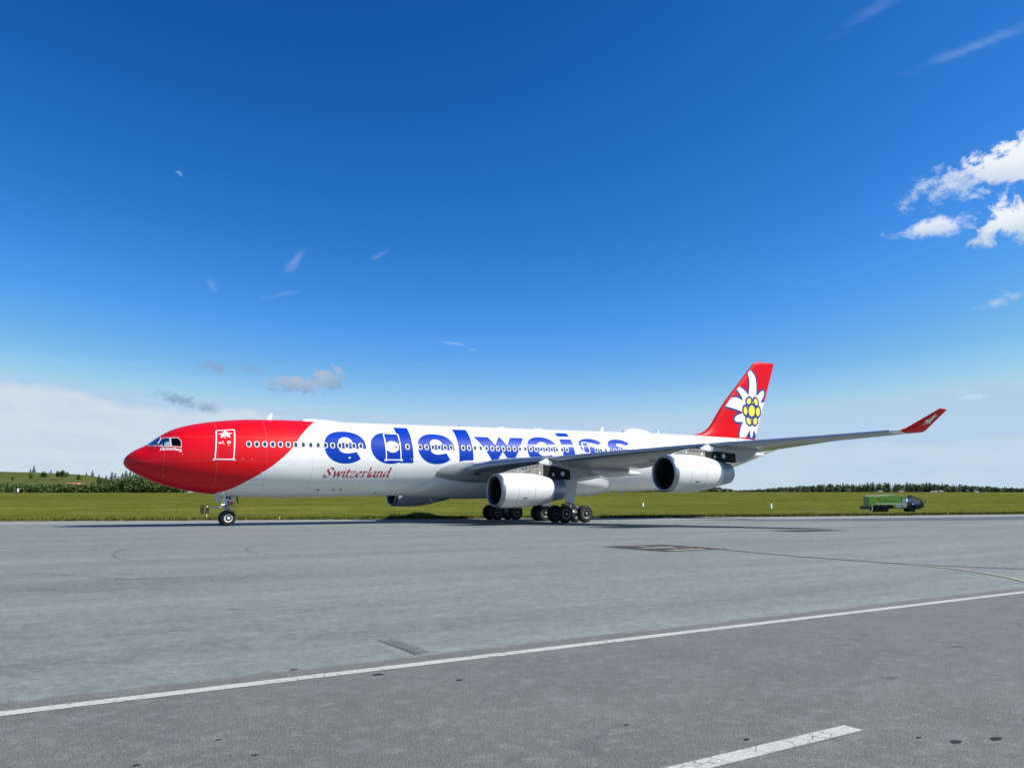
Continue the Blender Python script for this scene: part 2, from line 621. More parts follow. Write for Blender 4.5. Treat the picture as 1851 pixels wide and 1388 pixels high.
def sec(X):
    X = np.asarray(X, float)
    s = np.sqrt(np.clip(X, 0, 14)); sk = np.sqrt(XK)
    f = X <= 14
    return (np.where(f, pchip(sk, NT_, s), pchip(TX, TT, X)),
            np.where(f, pchip(sk, NB_, s), pchip(TX, TB, X)),
            np.where(f, pchip(sk, NW_, s), pchip(TX, TW, X)))


def surf0(X, ph):
    T, B, w = sec(X)
    return np.stack([np.asarray(X, float) + 0 * ph, w * np.cos(ph), ZC + (T + B) / 2 + (T - B) / 2 * np.sin(ph)], -1)


def surf(X, ph, off=0.0):
    X = np.asarray(X, float); ph = np.asarray(ph, float)
    P = surf0(X, ph)
    e = 0.01
    a = surf0(X + e, ph) - surf0(np.maximum(X - e, 0.001), ph)
    b = surf0(X, ph + e) - surf0(X, ph - e)
    n = np.cross(b, a)
    n /= np.maximum(np.linalg.norm(n, axis=-1, keepdims=True), 1e-9)
    s = np.sign(np.sum(n * (P - np.stack([P[..., 0] + 0.0, 0 * P[..., 1], ZC + 0 * P[..., 1]], -1)), -1, keepdims=True))
    return P + n * s * off


def sh(P):
    P = np.array(P, float).copy()
    P[..., 0] -= PX
    return P


def inside(poly, x, y):
    c = False
    n = len(poly)
    for i in range(n):
        x1, y1 = poly[i]; x2, y2 = poly[(i + 1) % n]
        if (y1 > y) != (y2 > y) and x < (x2 - x1) * (y - y1) / (y2 - y1) + x1:
            c = not c
    return c


def grid_faces(nu, nv, closed=False):
    f = []
    for i in range(nu - 1):
        for j in range(nv if closed else nv - 1):
            f.append((i * nv + j, i * nv + (j + 1) % nv, (i + 1) * nv + (j + 1) % nv, (i + 1) * nv + j))
    return f


# cockpit panes as outlines in (X, angle)
PANES = [
    ('windshield_pane', [(1.27, 1.50), (1.45, 1.02), (1.76, .76), (2.02, 1.00), (2.06, 1.25), (2.05, 1.50)]),
    ('side_pane', [(1.88, .70), (2.22, .50), (2.51, .435), (2.54, .80), (2.34, .92), (2.12, .98)]),
    ('side_pane', [(2.65, .415), (3.19, .325), (3.19, .52), (3.02, .68), (2.66, .755)]),
]
PANES += [(n, [(x, math.pi - p) for x, p in q]) for n, q in PANES]

Xs = np.concatenate([np.linspace(0, 1, 16)**2 * 1.1, np.arange(1.14, 3.4, .05), np.linspace(3.45, 14, 40),
                     np.linspace(14.5, 43, 58), np.linspace(43.5, 64.3, 50)])
NPH = 144
PH = np.linspace(-math.pi, math.pi, NPH, endpoint=False)
XX, PP = np.meshgrid(Xs, PH, indexing='ij')
V = sh(surf0(XX, PP)).reshape(-1, 3)
F = []
for i in range(len(Xs) - 1):
    xm = (Xs[i] + Xs[i + 1]) / 2
    for j in range(NPH):
        if 1.2 < xm < 3.25:
            pm = PH[j] + math.pi / NPH
            if any(inside(q, xm, pm) for _, q in PANES):
                continue
        F.append((i * NPH + j, i * NPH + (j + 1) % NPH, (i + 1) * NPH + (j + 1) % NPH, (i + 1) * NPH + j))
nb = (len(Xs) - 1) * NPH
F.append(tuple(range(nb, nb + NPH)))
fus = mk('fuselage', V, F, M['fus'], plane, smooth=True)
tag(fus, 'white tube with red nose section')


def decal(name, loops, fn, mat, parent, off=0.006, step=0.12, ustep=None, mats=None):
    """flat print: outline loops in (u, v) laid onto a surface by fn(u, v, off)"""
    vl = [[Vector((a, b, 0)) for a, b in lp] for lp in loops]
    flat = [p for lp in vl for p in lp]
    tris = tessellate_polygon(vl)
    bm = bmesh.new()
    vs = [bm.verts.new(p) for p in flat]
    for t in tris:
        try:
            bm.faces.new([vs[i] for i in t])
        except ValueError:
            pass
    ys = [p.y for p in flat]
    xs = [p.x for p in flat]

    def cuts(lo, hi, st, no):
        k = math.floor(lo / st) + 1
        while k * st < hi:
            c = Vector((k * st, 0, 0)) if no.x else Vector((0, k * st, 0))
            bmesh.ops.bisect_plane(bm, geom=bm.verts[:] + bm.edges[:] + bm.faces[:], plane_co=c, plane_no=no, dist=1e-5)
            k += 1
    cuts(min(ys), max(ys), step, Vector((0, 1, 0)))
    if ustep:
        cuts(min(xs), max(xs), ustep, Vector((1, 0, 0)))
    for v in bm.verts:
        v.co = Vector(fn(v.co.x, v.co.y, off))
    bmesh.ops.recalc_face_normals(bm, faces=bm.faces[:])
    me = bpy.data.meshes.new(name)
    bm.to_mesh(me)
    bm.free()
    me.materials.append(mat)
    me.polygons.foreach_set('use_smooth', np.ones(len(me.polygons), dtype=bool))
    o = bpy.data.objects.new(name, me)
    COL.objects.link(o)
    o.parent = parent
    return o


RF = 2.82


def onfus(u, v, off):
    p = surf(u, v / RF, off)
    return (float(p[0]) - PX, float(p[1]), float(p[2]))


def ell(cx, cy, rx, ry, a0, a1, n, e=1.0):
    o = []
    for i in range(n + 1):
        a = a0 + (a1 - a0) * i / n
        c, s = math.cos(a), math.sin(a)
        o.append((cx + rx * math.copysign(abs(c)**e, c), cy + ry * math.copysign(abs(s)**e, s)))
    return o


def smooth_loop(pts, n=6):
    """closed Catmull-Rom; points given with a third value True stay sharp"""
    o = []
    N = len(pts)
    for i in range(N):
        p0, p1, p2, p3 = [pts[(i + k) % N] for k in (-1, 0, 1, 2)]
        if len(p1) > 2: p0 = p1
        if len(p2) > 2: p3 = p2
        for k in range(n):
            t = k / n
            o.append(tuple(.5 * (2 * p1[d] + (-p0[d] + p2[d]) * t + (2 * p0[d] - 5 * p1[d] + 4 * p2[d] - p3[d]) * t * t
                                 + (-p0[d] + 3 * p1[d] - 3 * p2[d] + p3[d]) * t**3) for d in (0, 1)))
    return o


BASE, XH, ASC, OVER = -0.386, 1.962, 2.866, 0.07


def letter_e(x0):
    cx, cy, rx, ry = x0 + 1.578, .835, 1.578, 1.292
    a0 = math.asin((.665 - cy) / ry)
    a1 = 2 * math.pi - math.acos(max(-1, min(1, (x0 + 2.774 - cx) / rx)))
    outer = ell(cx, cy, rx, ry, a0, a1, 56, 0.94)
    lower = [(x0 + 2.774, -.20), (x0 + 2.397, .404), (x0 + 2.15, .345), (x0 + 1.85, .298), (x0 + 1.586, .287),
             (x0 + 1.36, .33), (x0 + 1.2, .42), (x0 + 1.1, .53), (x0 + 1.07, .655)]
    hole = [(x0 + 1.06, 1.094)] + ell(x0 + 1.602, 1.094, .542, .468, math.pi * .985, .015 * math.pi, 18) + [(x0 + 2.145, 1.094)]
    return [outer[:-1] + lower + [(x0 + 3.15, .665)], hole[::-1]]


def rect(x0, x1, y0, y1):
    return [[(x0, y0), (x1, y0), (x1, y1), (x0, y1)]]


def letter_s(x0):
    P = [(2.66, 1.634, 1), (2.2, 1.93), (1.75, 2.07), (1.3, 2.1), (.8, 2.05), (.36, 1.88), (.08, 1.6), (0, 1.36), (.07, 1.08),
         (.3, .83), (.7, .64), (1.2, .47), (1.55, .33), (1.62, .19), (1.5, .08), (1.2, .03), (.76, .1), (.36, .3, 1),
         (-.19, -.02, 1), (.2, -.26), (.7, -.4), (1.3, -.457), (1.8, -.43), (2.3, -.28), (2.65, 0), (2.8, .3), (2.75, .65),
         (2.5, .9), (2.16, 1.03), (1.8, 1.12), (1.4, 1.22), (1.13, 1.32), (1.04, 1.43), (1.08, 1.52), (1.24, 1.59), (1.45, 1.585),
         (1.8, 1.5), (2.11, 1.365, 1)]
    return [smooth_loop([(x0 + p[0],) + tuple(p[1:]) for p in P], 4)]


DBOWL = [p for p in ell(17.75, .84, 1.55, 1.297, math.radians(62.7), math.radians(297.3), 40, .95)]
LET = [
    ('letter_e', letter_e(12.672)),
    ('letter_d', None),
    ('letter_e', letter_e(20.02)),
    ('letter_l', rect(23.556, 24.82, BASE, ASC)),
    ('letter_w', [[(25.145, XH), (26.69, BASE), (26.886, BASE), (27.567, .60), (28.319, BASE), (28.467, BASE), (29.942, XH),
                   (28.654, XH), (28.105, 1.19), (27.64, XH), (27.52, XH), (26.985, 1.19), (26.50, XH)]]),
    ('letter_e', letter_e(30.02)),
    ('letter_i', None),
    ('letter_s', letter_s(35.493)),
    ('letter_s', letter_s(38.735)),
]
for nme, lp in LET:
    if nme == 'letter_d':
        d = decal('letter_d', rect(18.46, 19.597, BASE, ASC), onfus, M['blue'], fus)
        hole = ell(17.93, .86, .56, .46, 0, 2 * math.pi, 30)[:-1]
        bowl = [(18.457, DBOWL[0][1])] + DBOWL + [(18.457, DBOWL[-1][1])]
        decal('letter_d', [bowl, hole[::-1]], onfus, M['blue'], fus)
    elif nme == 'letter_i':
        decal('letter_i', rect(33.62, 34.903, BASE, XH - .02), onfus, M['blue'], fus)
        decal('letter_i', rect(33.63, 34.903, 2.285, ASC - .03), onfus, M['blue'], fus)
    else:
        decal(nme, lp, onfus, M['blue'], fus)

# ---- pen-drawn lettering
GL = {
 'i': (.46, [[(0, .88), (.2, 1), (.2, .1), (.42, .02)], [(.17, 1.33), (.25, 1.42)]]),
 'l': (.46, [[(0, 1.5), (.2, 1.62), (.2, .1), (.42, .02)]]),
 't': (.60, [[(.2, 1.32), (.2, .15), (.35, .02), (.52, .1)], [(0, .97), (.52, .97)]]),
 'w': (1.3, [[(0, .9), (.16, 1), (.36, .02), (.68, .95)], [(.68, .98), (.88, .02), (1.14, .75), (1.12, .98)]]),
 'z': (.84, [[(.04, .78), (.1, .96), (.66, .96), (.02, .05), (.66, .05), (.74, .22)]]),
 'e': (.78, [[(.05, .46), (.5, .58), (.6, .8), (.42, .98), (.16, .84), (.02, .45), (.12, .12), (.36, .02), (.66, .2)]]),
 'r': (.70, [[(0, .88), (.2, 1), (.2, .02)], [(.05, .02), (.36, .02)], [(.2, .66), (.4, .94), (.6, .92)]]),
 'a': (.90, [[(.65, .93), (.4, .98), (.1, .75), (.02, .35), (.16, .04), (.4, .16), (.62, .6)], [(.66, 1), (.62, .14), (.84, .02)]]),
 'n': (1.0, [[(0, .88), (.17, 1), (.17, .02)], [(.02, .02), (.34, .02)], [(.17, .62), (.46, .97), (.66, .84), (.66, .1), (.9, .02)]]),
 'd': (.95, [[(.65, .93), (.4, .98), (.1, .75), (.02, .35), (.16, .04), (.4, .16), (.62, .6)], [(.46, 1.5), (.68, 1.62), (.64, .14), (.86, .02)]]),
 'u': (1.0, [[(0, .88), (.17, 1), (.17, .2), (.36, .02), (.64, .35)], [(.66, 1), (.66, .1), (.9, .02)]]),
 'm': (1.45, [[(0, .88), (.17, 1), (.17, .02)], [(.17, .62), (.42, .97), (.6, .84), (.6, .02)], [(.6, .62), (.88, .97), (1.06, .84), (1.06, .1), (1.3, .02)]]),
 's': (.70, [[(.58, .82), (.32, .98), (.08, .78), (.32, .54), (.54, .28), (.3, .02), (.02, .18)]]),
 'b': (.85, [[(0, 1.5), (.17, 1.62), (.17, .12)], [(.17, .66), (.46, .98), (.7, .7), (.6, .2), (.36, .02), (.17, .1)]]),
 'g': (.85, [[(.7, .98), (.36, .98), (.06, .7), (.2, .4), (.5, .5), (.6, .8), (.36, .98)], [(.2, .4), (.12, .16), (.6, .02), (.7, -.3), (.36, -.5), (.02, -.3), (.16, -.05)]]),
 'S': (1.05, [[(.86, 1.22), (.84, 1.46), (.5, 1.56), (.16, 1.26), (.42, .86), (.78, .45), (.46, .02), (.06, .1), (.02, .34)]]),
 'F': (.95, [[(.05, 1.5), (.9, 1.5), (.9, 1.28)], [(.25, 1.5), (.25, .02)], [(.25, .8), (.66, .8)], [(.02, .02), (.5, .02)]]),
 'M': (1.35, [[(0, 0), (0, 1.5), (.55, .35), (1.1, 1.5), (1.1, 0)]]),
 'C': (1.25, [[(1.05, 1.2), (.6, 1.5), (.15, 1.25), (.02, .75), (.15, .25), (.6, 0), (1.05, .3)]]),
}


def text_quads(txt, nib, slant, minw, mono=None):
    """one list of pen-stroke quads for each letter"""
    out = []
    x = 0.0
    nv = (math.cos(.62), math.sin(.62))
    for ch in txt:
        q = []
        adv, strokes = GL[ch]
        for st in strokes:
            for (x0, y0), (x1, y1) in zip(st[:-1], st[1:]):
                dx_, dy_ = x1 - x0, y1 - y0
                L = math.hypot(dx_, dy_) or 1e-6
                ux, uy = dx_ / L, dy_ / L
                hw = .5 * (mono if mono else max(minw, nib * abs(ux * nv[1] - uy * nv[0])))
                ex = hw * .55
                npc = max(1, int(L / .3 + .5))
                for k in range(npc):
                    t0 = L * k / npc - (ex if k == 0 else .01); t1 = L * (k + 1) / npc + (ex if k == npc - 1 else .01)
                    a = (x0 + ux * t0, y0 + uy * t0); b = (x0 + ux * t1, y0 + uy * t1)
                    q.append([(p[0] + x + s * -uy * hw + slant * (p[1] + s * ux * hw), p[1] + s * ux * hw) for p, s in ((a, -1), (b, -1), (b, 1), (a, 1))])
        x += adv
        out.append(q)
    return out, x


def text_obj(txt, fn, mat, parent, nib=.24, slant=.24, minw=.09, mono=None, off=.006, doff=.0003):
    letters, wid = text_quads(txt, nib, slant, minw, mono)
    for ch, q in zip(txt, letters):
        v, f = [], []
        for k, quad in enumerate(q):
            b = len(v)
            for (x, y) in quad:
                v.append(fn(x / wid, y, off + doff * k))
            f.append((b, b + 1, b + 2, b + 3))
        if ch == 'i':
            mk('letter_i_dot', v[-4:], [(0, 1, 2, 3)], mat, parent)
            v, f = v[:-4], f[:-1]
        mk('letter_' + ch.lower(), v, f, mat, parent)


def on_sw(u, y, off):       # "Switzerland" line: 12.68..17.83, baseline -1.479, x-height .45
    return onfus(12.72 + u * 5.05, -1.475 + y * .452, off)


text_obj('Switzerland', on_sw, M['maroon'], fus)


def on_fl(u, y, off):
    X = 1.975 + u * 1.27
    p0 = .372 + (.168 - .372) * u
    ph = p0 + y / 1.5 * (.108 - .02 * u)
    p = surf(X, ph, off)
    return (float(p[0]) - PX, float(p[1]), float(p[2]))


text_obj('Flumserberg', on_fl, M['lettering'], fus, nib=.34, minw=.16, slant=.2)


# ---- cockpit glazing
def offset_loop(poly, d):
    n = len(poly)
    A = sum(poly[i][0] * poly[(i + 1) % n][1] - poly[(i + 1) % n][0] * poly[i][1] for i in range(n))
    s = 1 if A > 0 else -1
    o = []
    for i in range(n):
        p0, p1, p2 = poly[i - 1], poly[i], poly[(i + 1) % n]
        def nr(a, b):
            L = math.hypot(b[0] - a[0], b[1] - a[1]) or 1e-9
            return (s * (b[1] - a[1]) / L, -s * (b[0] - a[0]) / L)
        n1, n2 = nr(p0, p1), nr(p1, p2)
        k = max(.35, 1 + n1[0] * n2[0] + n1[1] * n2[1])
        o.append((p1[0] + d * (n1[0] + n2[0]) / k, p1[1] + d * (n1[1] + n2[1]) / k))
    return o


def dens(poly, n=6):
    o = []
    for i in range(len(poly)):
        a, b = poly[i], poly[(i + 1) % len(poly)]
        o += [(a[0] + (b[0] - a[0]) * k / n, a[1] + (b[1] - a[1]) * k / n) for k in range(n)]
    return o


for nme, poly in PANES:
    # work in (X, angle * 1.9 m) so widths are even
    q = [(x, p * 1.9) for x, p in poly]
    fn = lambda u, v, off: tuple(sh(surf(u, v / 1.9, off)))
    decal(nme, [dens(offset_loop(q, .045))], fn, M['glass'], fus, off=.004, step=.08, ustep=.08)
    i_, o_ = dens(offset_loop(q, .012), 8), dens(offset_loop(q, .055), 8)
    v = [fn(a, b, .010) for a, b in i_] + [fn(a, b, .022) for a, b in o_] + [fn(a, b, -.01) for a, b in o_]
    n = len(i_)
    f = [(k, (k + 1) % n, n + (k + 1) % n, n + k) for k in range(n)] + [(n + k, n + (k + 1) % n, 2 * n + (k + 1) % n, 2 * n + k) for k in range(n)]
    mk('window_frame', v, f, M['frame'], fus)
M['int'] = simple('cockpit interior', (0.05, 0.055, 0.06), 0.7)
b = MB()
b.add([(4.0 - PX, -2.1, ZC - .9), (4.0 - PX, 2.1, ZC - .9), (4.0 - PX, 1.3, ZC + 1.6), (4.0 - PX, -1.3, ZC + 1.6)], [(0, 1, 2, 3)])
b.box((2.9 - PX, 0, ZC - .55), (2.2, 3.0, .08))
b.box((1.85 - PX, 0, ZC + .35), (.5, 2.6, .5))
b.obj('cockpit_interior', M['int'], fus)
M['seat'] = simple('crew seat cover', (0.20, 0.25, 0.24), 0.8)
for yy in (.62, -.62):
    s = MB()
    s.box((3.05 - PX, yy, ZC - .05), (.5, .48, .12), bev=.03)
    s.box((3.33 - PX, yy, ZC + .42), (.12, .46, .85), bev=.03, M=Matrix.Rotation(.18, 3, 'Y'))
    s.box((3.45 - PX, yy, ZC + .95), (.1, .26, .2), bev=.03, M=Matrix.Rotation(.18, 3, 'Y'))
    s.obj('crew_seat', M['seat'], fus)
wp = MB()
p0 = Vector(sh(surf(1.5, 1.0, .03))); p1 = Vector(sh(surf(1.92, .78, .035)))
wp.tube([p0, p1], .012, 6)
wp.tube([p1, Vector(sh(surf(1.86, .68, .03)))], .02, 6)
wp.obj('wiper', M['black'], fus)

# ---- cabin windows
NIN = list(range(0, 16)) + [22] + list(range(24, 30)) + list(range(31, 51)) + [56, 57, 58, 59, 60, 61, 62, 63, 64, 65, 66]
for k in NIN:
    xc, pc = 7.4166 + .5334 * k, .306
    rx, ry = .128, .18
    n = 20
    v, f, fm = [], [], []
    rings = [(1.0, .003), (1.0, .012), (1.30, .015), (1.40, .004)]
    el = [(math.copysign(abs(math.cos(a))**.8, math.cos(a)), math.copysign(abs(math.sin(a))**.8, math.sin(a))) for a in [2 * math.pi * i / n for i in range(n)]]
    for sx, off in rings:
        gx = rx + (sx - 1) * .13
        gy = ry + (sx - 1) * .13
        for c, s in el:
            v.append(tuple(sh(surf(xc + gx * c, pc + gy * s / RF, off + .008))))
    for r in range(3):
        for i in range(n):
            f.append((r * n + i, r * n + (i + 1) % n, (r + 1) * n + (i + 1) % n, (r + 1) * n + i)); fm.append(0)
    f.append(tuple(range(n))); fm.append(1)
    mk('cabin_window', v, f, [M['rim'], M['pane']], fus, fm=fm)


# ---- doors: raised outline band, sill scuff plates, small marks
def rrect(x0, x1, y0, y1, r, n=5):
    o = []
    for cx, cy, a in ((x1 - r, y1 - r, 0), (x0 + r, y1 - r, 90), (x0 + r, y0 + r, 180), (x1 - r, y0 + r, 270)):
        o += [(cx + r * math.cos(math.radians(a + 90 * k / n)), cy + r * math.sin(math.radians(a + 90 * k / n))) for k in range(n + 1)]
    return o


def door(name, x0, x1, y0, y1, skew=0.0, w=.075, band=None):
    fn = lambda u, v, off: onfus(u + skew * (v - y0), v, off)
    o, i = rrect(x0, x1, y0, y1, .14), rrect(x0 + w, x1 - w, y0 + w, y1 - w, .08)
    d = decal(name, [o, i[::-1]], fn, band or M['rim'], fus, off=.013, step=.12)
    sc = MB()
    return d, fn


d1, fn1 = door('door', 5.225, 6.475, -.285, 2.20, skew=.055)
for a, b_ in ((5.13, 5.30), (6.40, 6.56)):
    decal('sill_plate', rect(a, b_, -.34, -.2), lambda u, v, o: fn1(u, v, o), M['gdoor'], d1, off=.010)
d2, fn2 = door('door', 17.35, 18.61, -.19, 2.06)
for a, b_ in ((17.24, 17.45), (18.52, 18.74)):
    decal('sill_plate', rect(a, b_, -.25, -.1), fn2, M['gdoor'], d2, off=.010)
door('emergency_exit', 35.87, 36.58, .575, 1.675, w=.06)
door('door', 51.6, 52.7, -.2, 2.0)
# door window + handle marks of the front door and second door
decal('door_window', [ell(6.07, 1.02, .115, .115, 0, 2 * math.pi, 18)[:-1], ell(6.07, 1.02, .062, .062, 0, 2 * math.pi, 14)[:-1][::-1]], fn1, M['rim'], d1, off=.010)
decal('door_window', [ell(6.07, 1.02, .060, .060, 0, 2 * math.pi, 14)[:-1]], fn1, M['pane'], d1, off=.009)
for (a, b_, c, e) in ((5.43, 5.60, .93, 1.06), (5.66, 5.71, .93, 1.17), (5.72, 5.81, .88, .92), (5.76, 5.88, 1.38, 1.44)):
    decal('door_marking', rect(a, b_, c, e), fn1, M['frame'], d1, off=.008)
M['orange'] = simple('orange marking', (.8, .2, .05), .4)
decal('door_marking', [[(5.98, .74), (6.16, .74), (6.07, .86)]], fn1, M['orange'], d1, off=.008)
decal('door_window', [ell(18.23, .85, .07, .08, 0, 2 * math.pi, 14)[:-1]], fn2, M['pane'], d2, off=.009)
for (a, b_, c, e) in ((17.62, 17.7, .62, .68), (17.74, 17.77, .6, .78), (17.9, 18.0, 1.05, 1.09), (17.8, 17.9, .85, .95), (18.2, 18.3, .6, .66)):
    decal('door_marking', rect(a, b_, c, e), fn2, M['gdoor'], d2, off=.008)


def small_flower(name, fn, cx, cy, s, parent, off, tilt=0.0, wmat=None, thin=1.0):
    L = [(90, .92, .15), (55, .68, .12), (12, 1.0, .12), (-14, .66, .11), (-42, .92, .15), (-90, .45, .09), (-138, .92, .15),
         (-166, .66, .11), (168, 1.0, .12), (125, .68, .12)]
    for k, (a, l, w) in enumerate(L):
        a = math.radians(a) + tilt
        c, sn = math.cos(a), math.sin(a)
        w *= thin
        loc = [(.10, -w * .5), (.35 * l, -w), (.75 * l, -w * .75), (l, 0), (.75 * l, w * .75), (.35 * l, w), (.10, w * .5)]
        poly = [(cx + s * (p * c - q * sn), cy + s * (p * sn + q * c)) for p, q in loc]
        decal('petal', [poly], fn, wmat or M['lettering'], parent, off=off + .0006 * k, step=.3)
    for k in range(6):
        a = k * math.pi / 3
        decal('flower_dot', [ell(cx + s * .2 * math.cos(a), cy + s * .15 * math.sin(a), s * .085, s * .075, 0, 2 * math.pi, 8)[:-1]], fn, M['olive'], parent, off=off + .008)
    decal('flower_dot', [ell(cx, cy, s * .12, s * .1, 0, 2 * math.pi, 10)[:-1]], fn, M['cream'], parent, off=off + .008)


M['olive'] = simple('flower centre olive', (.35, .33, .12), .5)
M['cream'] = simple('flower centre cream', (.75, .74, .5), .5)
small_flower('flower', fn1, 5.845, 1.72, .475, d1, .008)

# small service marks
for X, p, r, mt in ((8.37, -.42, .075, 'lettering'), (14.53, -.01, .07, 'lettering'), (15.95, -.015, .06, 'lettering'), (19.43, -.03, .03, 'lettering')):
    o = decal('service_port', [ell(X, p * RF, r, r, 0, 2 * math.pi, 14)[:-1]], onfus, M[mt], fus, off=.016)
decal('service_port', [ell(8.37, -.42 * RF, .03, .03, 0, 2 * math.pi, 10)[:-1]], onfus, M['black'], fus, off=.019)
for X, p in ((3.3, .07), (7.05, -.07), (7.65, -.07), (2.35, -.75), (12.35, -.95)):
    decal('probe', [ell(X, p * RF, .03, .02, 0, 2 * math.pi, 8)[:-1]], onfus, M['frame'], fus, off=.012)
for X, p in ((12.6, -.97), (13.75, -.96), (14.3, -.955), (17.2, -1.16)):
    decal('drain_port', [ell(X, p * RF, .12, .075, 0, 2 * math.pi, 14)[:-1]], onfus, M['black'], fus, off=.006)
for (a, b_, c, e, w) in ((12.2, 14.7, -2.86, -2.55, .014), (10.3, 10.62, -.62, -.48, .014)):
    decal('service_hatch', [[(a, c), (b_, c), (b_, e), (a, e)], [(a + w, c + w), (a + w, e - w), (b_ - w, e - w), (b_ - w, c + w)]], onfus, M['gdoor'], fus, off=.004)


# ---- antennas and domes on the crown
def blade(name, X, h, c, rake, mat=None):
    T = float(sec(X)[0])
    z0 = ZC + T - .03
    b = MB()
    for yy in (0,):
        b.hexa([(X - PX, -.035, z0), (X + c - PX, -.02, z0), (X + c - PX, .02, z0), (X - PX, .035, z0),
                (X + rake - PX, -.012, z0 + h), (X + rake + c * .42 - PX, -.01, z0 + h), (X + rake + c * .42 - PX, .01, z0 + h), (X + rake - PX, .012, z0 + h)])
    return b.obj(name, mat or M['white'], fus)


blade('blade_antenna', 9.15, .50, .42, .30)
blade('blade_antenna', 39.8, .46, .42, .32)
blade('blade_antenna', 47.0, .38, .22, .14)
blade('blade_antenna', 24.95, .12, .25, .05, M['black'])


def dome(name, X0, X1, w, h, pk=.4):
    nu, nv = 21, 13
    v = []
    for i in range(nu):
        u = i / (nu - 1)
        hh = (math.sin(math.pi * u**(math.log(.5) / math.log(pk))))**.6 if 0 < u < 1 else 0
        X = X0 + (X1 - X0) * u
        T = float(sec(X)[0])
        for j in range(nv):
            t = -1 + 2 * j / (nv - 1)
            yy = t * w * (.35 + .65 * hh)
            v.append((X - PX, yy, ZC + math.sqrt(max(T * T - yy * yy, 0)) - .02 + h * hh * (1 - t * t)))
    return mk(name, v, grid_faces(nu, nv), M['white'], fus, smooth=True)


dome('antenna_dome', 11.6, 14.9, .75, .20, .22)
dome('antenna_dome', 42.5, 46.0, .85, .40, .42)
dome('antenna_dome', 28.6, 29.8, .25, .10)
dome('antenna_dome', 32.3, 33.6, .25, .09)
for X, h in ((22.2, .22), (31.8, .24), (39.0, .3), (42.2, .3)):
    T = float(sec(X)[1])
    b = MB()
    b.hexa([(X - PX, -.015, ZC + T + .03), (X + .3 - PX, -.015, ZC + T + .03), (X + .3 - PX, .015, ZC + T + .03), (X - PX, .015, ZC + T + .03),
            (X + .15 - PX, -.01, ZC + T - h - (.35 if X < 36 else .1)), (X + .28 - PX, -.01, ZC + T - h - (.35 if X < 36 else .1)), (X + .28 - PX, .01, ZC + T - h - (.35 if X < 36 else .1)), (X + .15 - PX, .01, ZC + T - h - (.35 if X < 36 else .1))][::-1])
    b.obj('belly_antenna', M['grey'], fus)
# APU exhaust
b = MB()
b.lathe([(64.3 - PX, .26), (64.42 - PX, .25), (64.42 - PX, .20), (64.1 - PX, .19)], n=20, c=(0, 0, ZC + 1.725))
b.obj('exhaust_pipe', M['nozzle'], fus, smooth=True)

# ---- belly fairing
BX = np.array([19.9, 20.3, 20.9, 21.6, 22.3, 23.2, 24.0, 25.5, 28, 31, 34, 36, 37.2, 38.2, 39.0, 39.6])
BT = np.array([-1.40, -1.02, -.74, -.50, -.30, -.15, -.06, -.05, -.05, -.08, -.2, -.35, -.45, -.55, -.68, -.85])
BB = np.array([.012, .05, .11, .17, .22, .27, .30, .34, .36, .36, .36, .36, .34, .29, .20, .02])
bx = np.linspace(19.9, 39.6, 80)
nv = 49
v = []
for X in bx:
    pt = float(pchip(BX, BT, X)); bu = float(pchip(BX, BB, X))
    for j in range(nv):
        u = j / (nv - 1)
        ph = pt + (-math.pi - 2 * pt) * u
        rim = min(u, 1 - u) * 2
        sh_ = min(1, rim / .35)
        sh_ = sh_ * sh_ * (3 - 2 * sh_)
        v.append(tuple(sh(surf(X, ph, .012 + bu * sh_))))
bf = mk('belly_fairing', v, grid_faces(len(bx), nv), M['fair'], plane, smooth=True)

# ------------------------------------------------------------------ wings
WY = [2.2, 2.6, 2.9, 3.2, 5.6, 9.2, 14, 18.8, 22.6, 25.7, 29.0]
WXL = [20.9, 21.6, 22.5, 23.6, 25.18, 27.56, 30.73, 33.9, 36.4, 38.45, 40.63]
WZL = [4.12, 4.20, 4.28, 4.36, 4.70, 4.88, 5.17, 5.43, 5.56, 5.70, 5.88]
WYT = [2.2, 6.0, 10.0, 12, 20.4, 24, 27.3, 29.0]
WXT = [34.7, 34.95, 35.3, 36.1, 39.5, 40.97, 42.3, 43.0]
WZT = [3.78, 3.86, 4.12, 4.36, 5.30, 5.55, 5.73, 5.82]
WYC = [2.2, 3.2, 9.5, 18, 29]
WTC = [.125, .135, .115, .105, .10]


def airfoil(c, side):
    """half thickness + camber at chord fraction c, side +1 upper, -1 lower (unit thickness)"""
    t = 5 * (.2969 * np.sqrt(c) - .1260 * c - .3516 * c**2 + .2843 * c**3 - .1036 * c**4)
    cam = .10 * (c**2.6) * (1 - c) * 4
    return side * t * (1.0 if side > 0 else .92) + cam


def wingP(Y, c, side, off=0.0, sgn=1):
    Y = np.asarray(Y, float); c = np.asarray(c, float)
    xl, zl = pchip(WY, WXL, Y), pchip(WY, WZL, Y)
    xt, zt = pchip(WYT, WXT, Y), pchip(WYT, WZT, Y)
    ch = xt - xl
    th = pchip(WYC, WTC, Y) * ch
    z = zl + (zt - zl) * c + th * airfoil(c, side) + side * off
    x = xl + ch * c - off * .8 * (c < .02)
    return np.stack([x - PX, sgn * Y + 0 * c, z], -1)


CF = (1 - np.cos(np.linspace(0, np.pi, 29))) / 2
CF = CF**1.15


def wing_loop(Ys, sgn, c0=None):
    V, n = [], 2 * len(CF) - 1
    for y in Ys:
        up_ = wingP(np.full(len(CF), y), CF, 1, 0, sgn)[::-1]
        lo_ = wingP(np.full(len(CF), y), CF, -1, 0, sgn)[1:]
        V.append(np.concatenate([up_, lo_]))
    return V, n


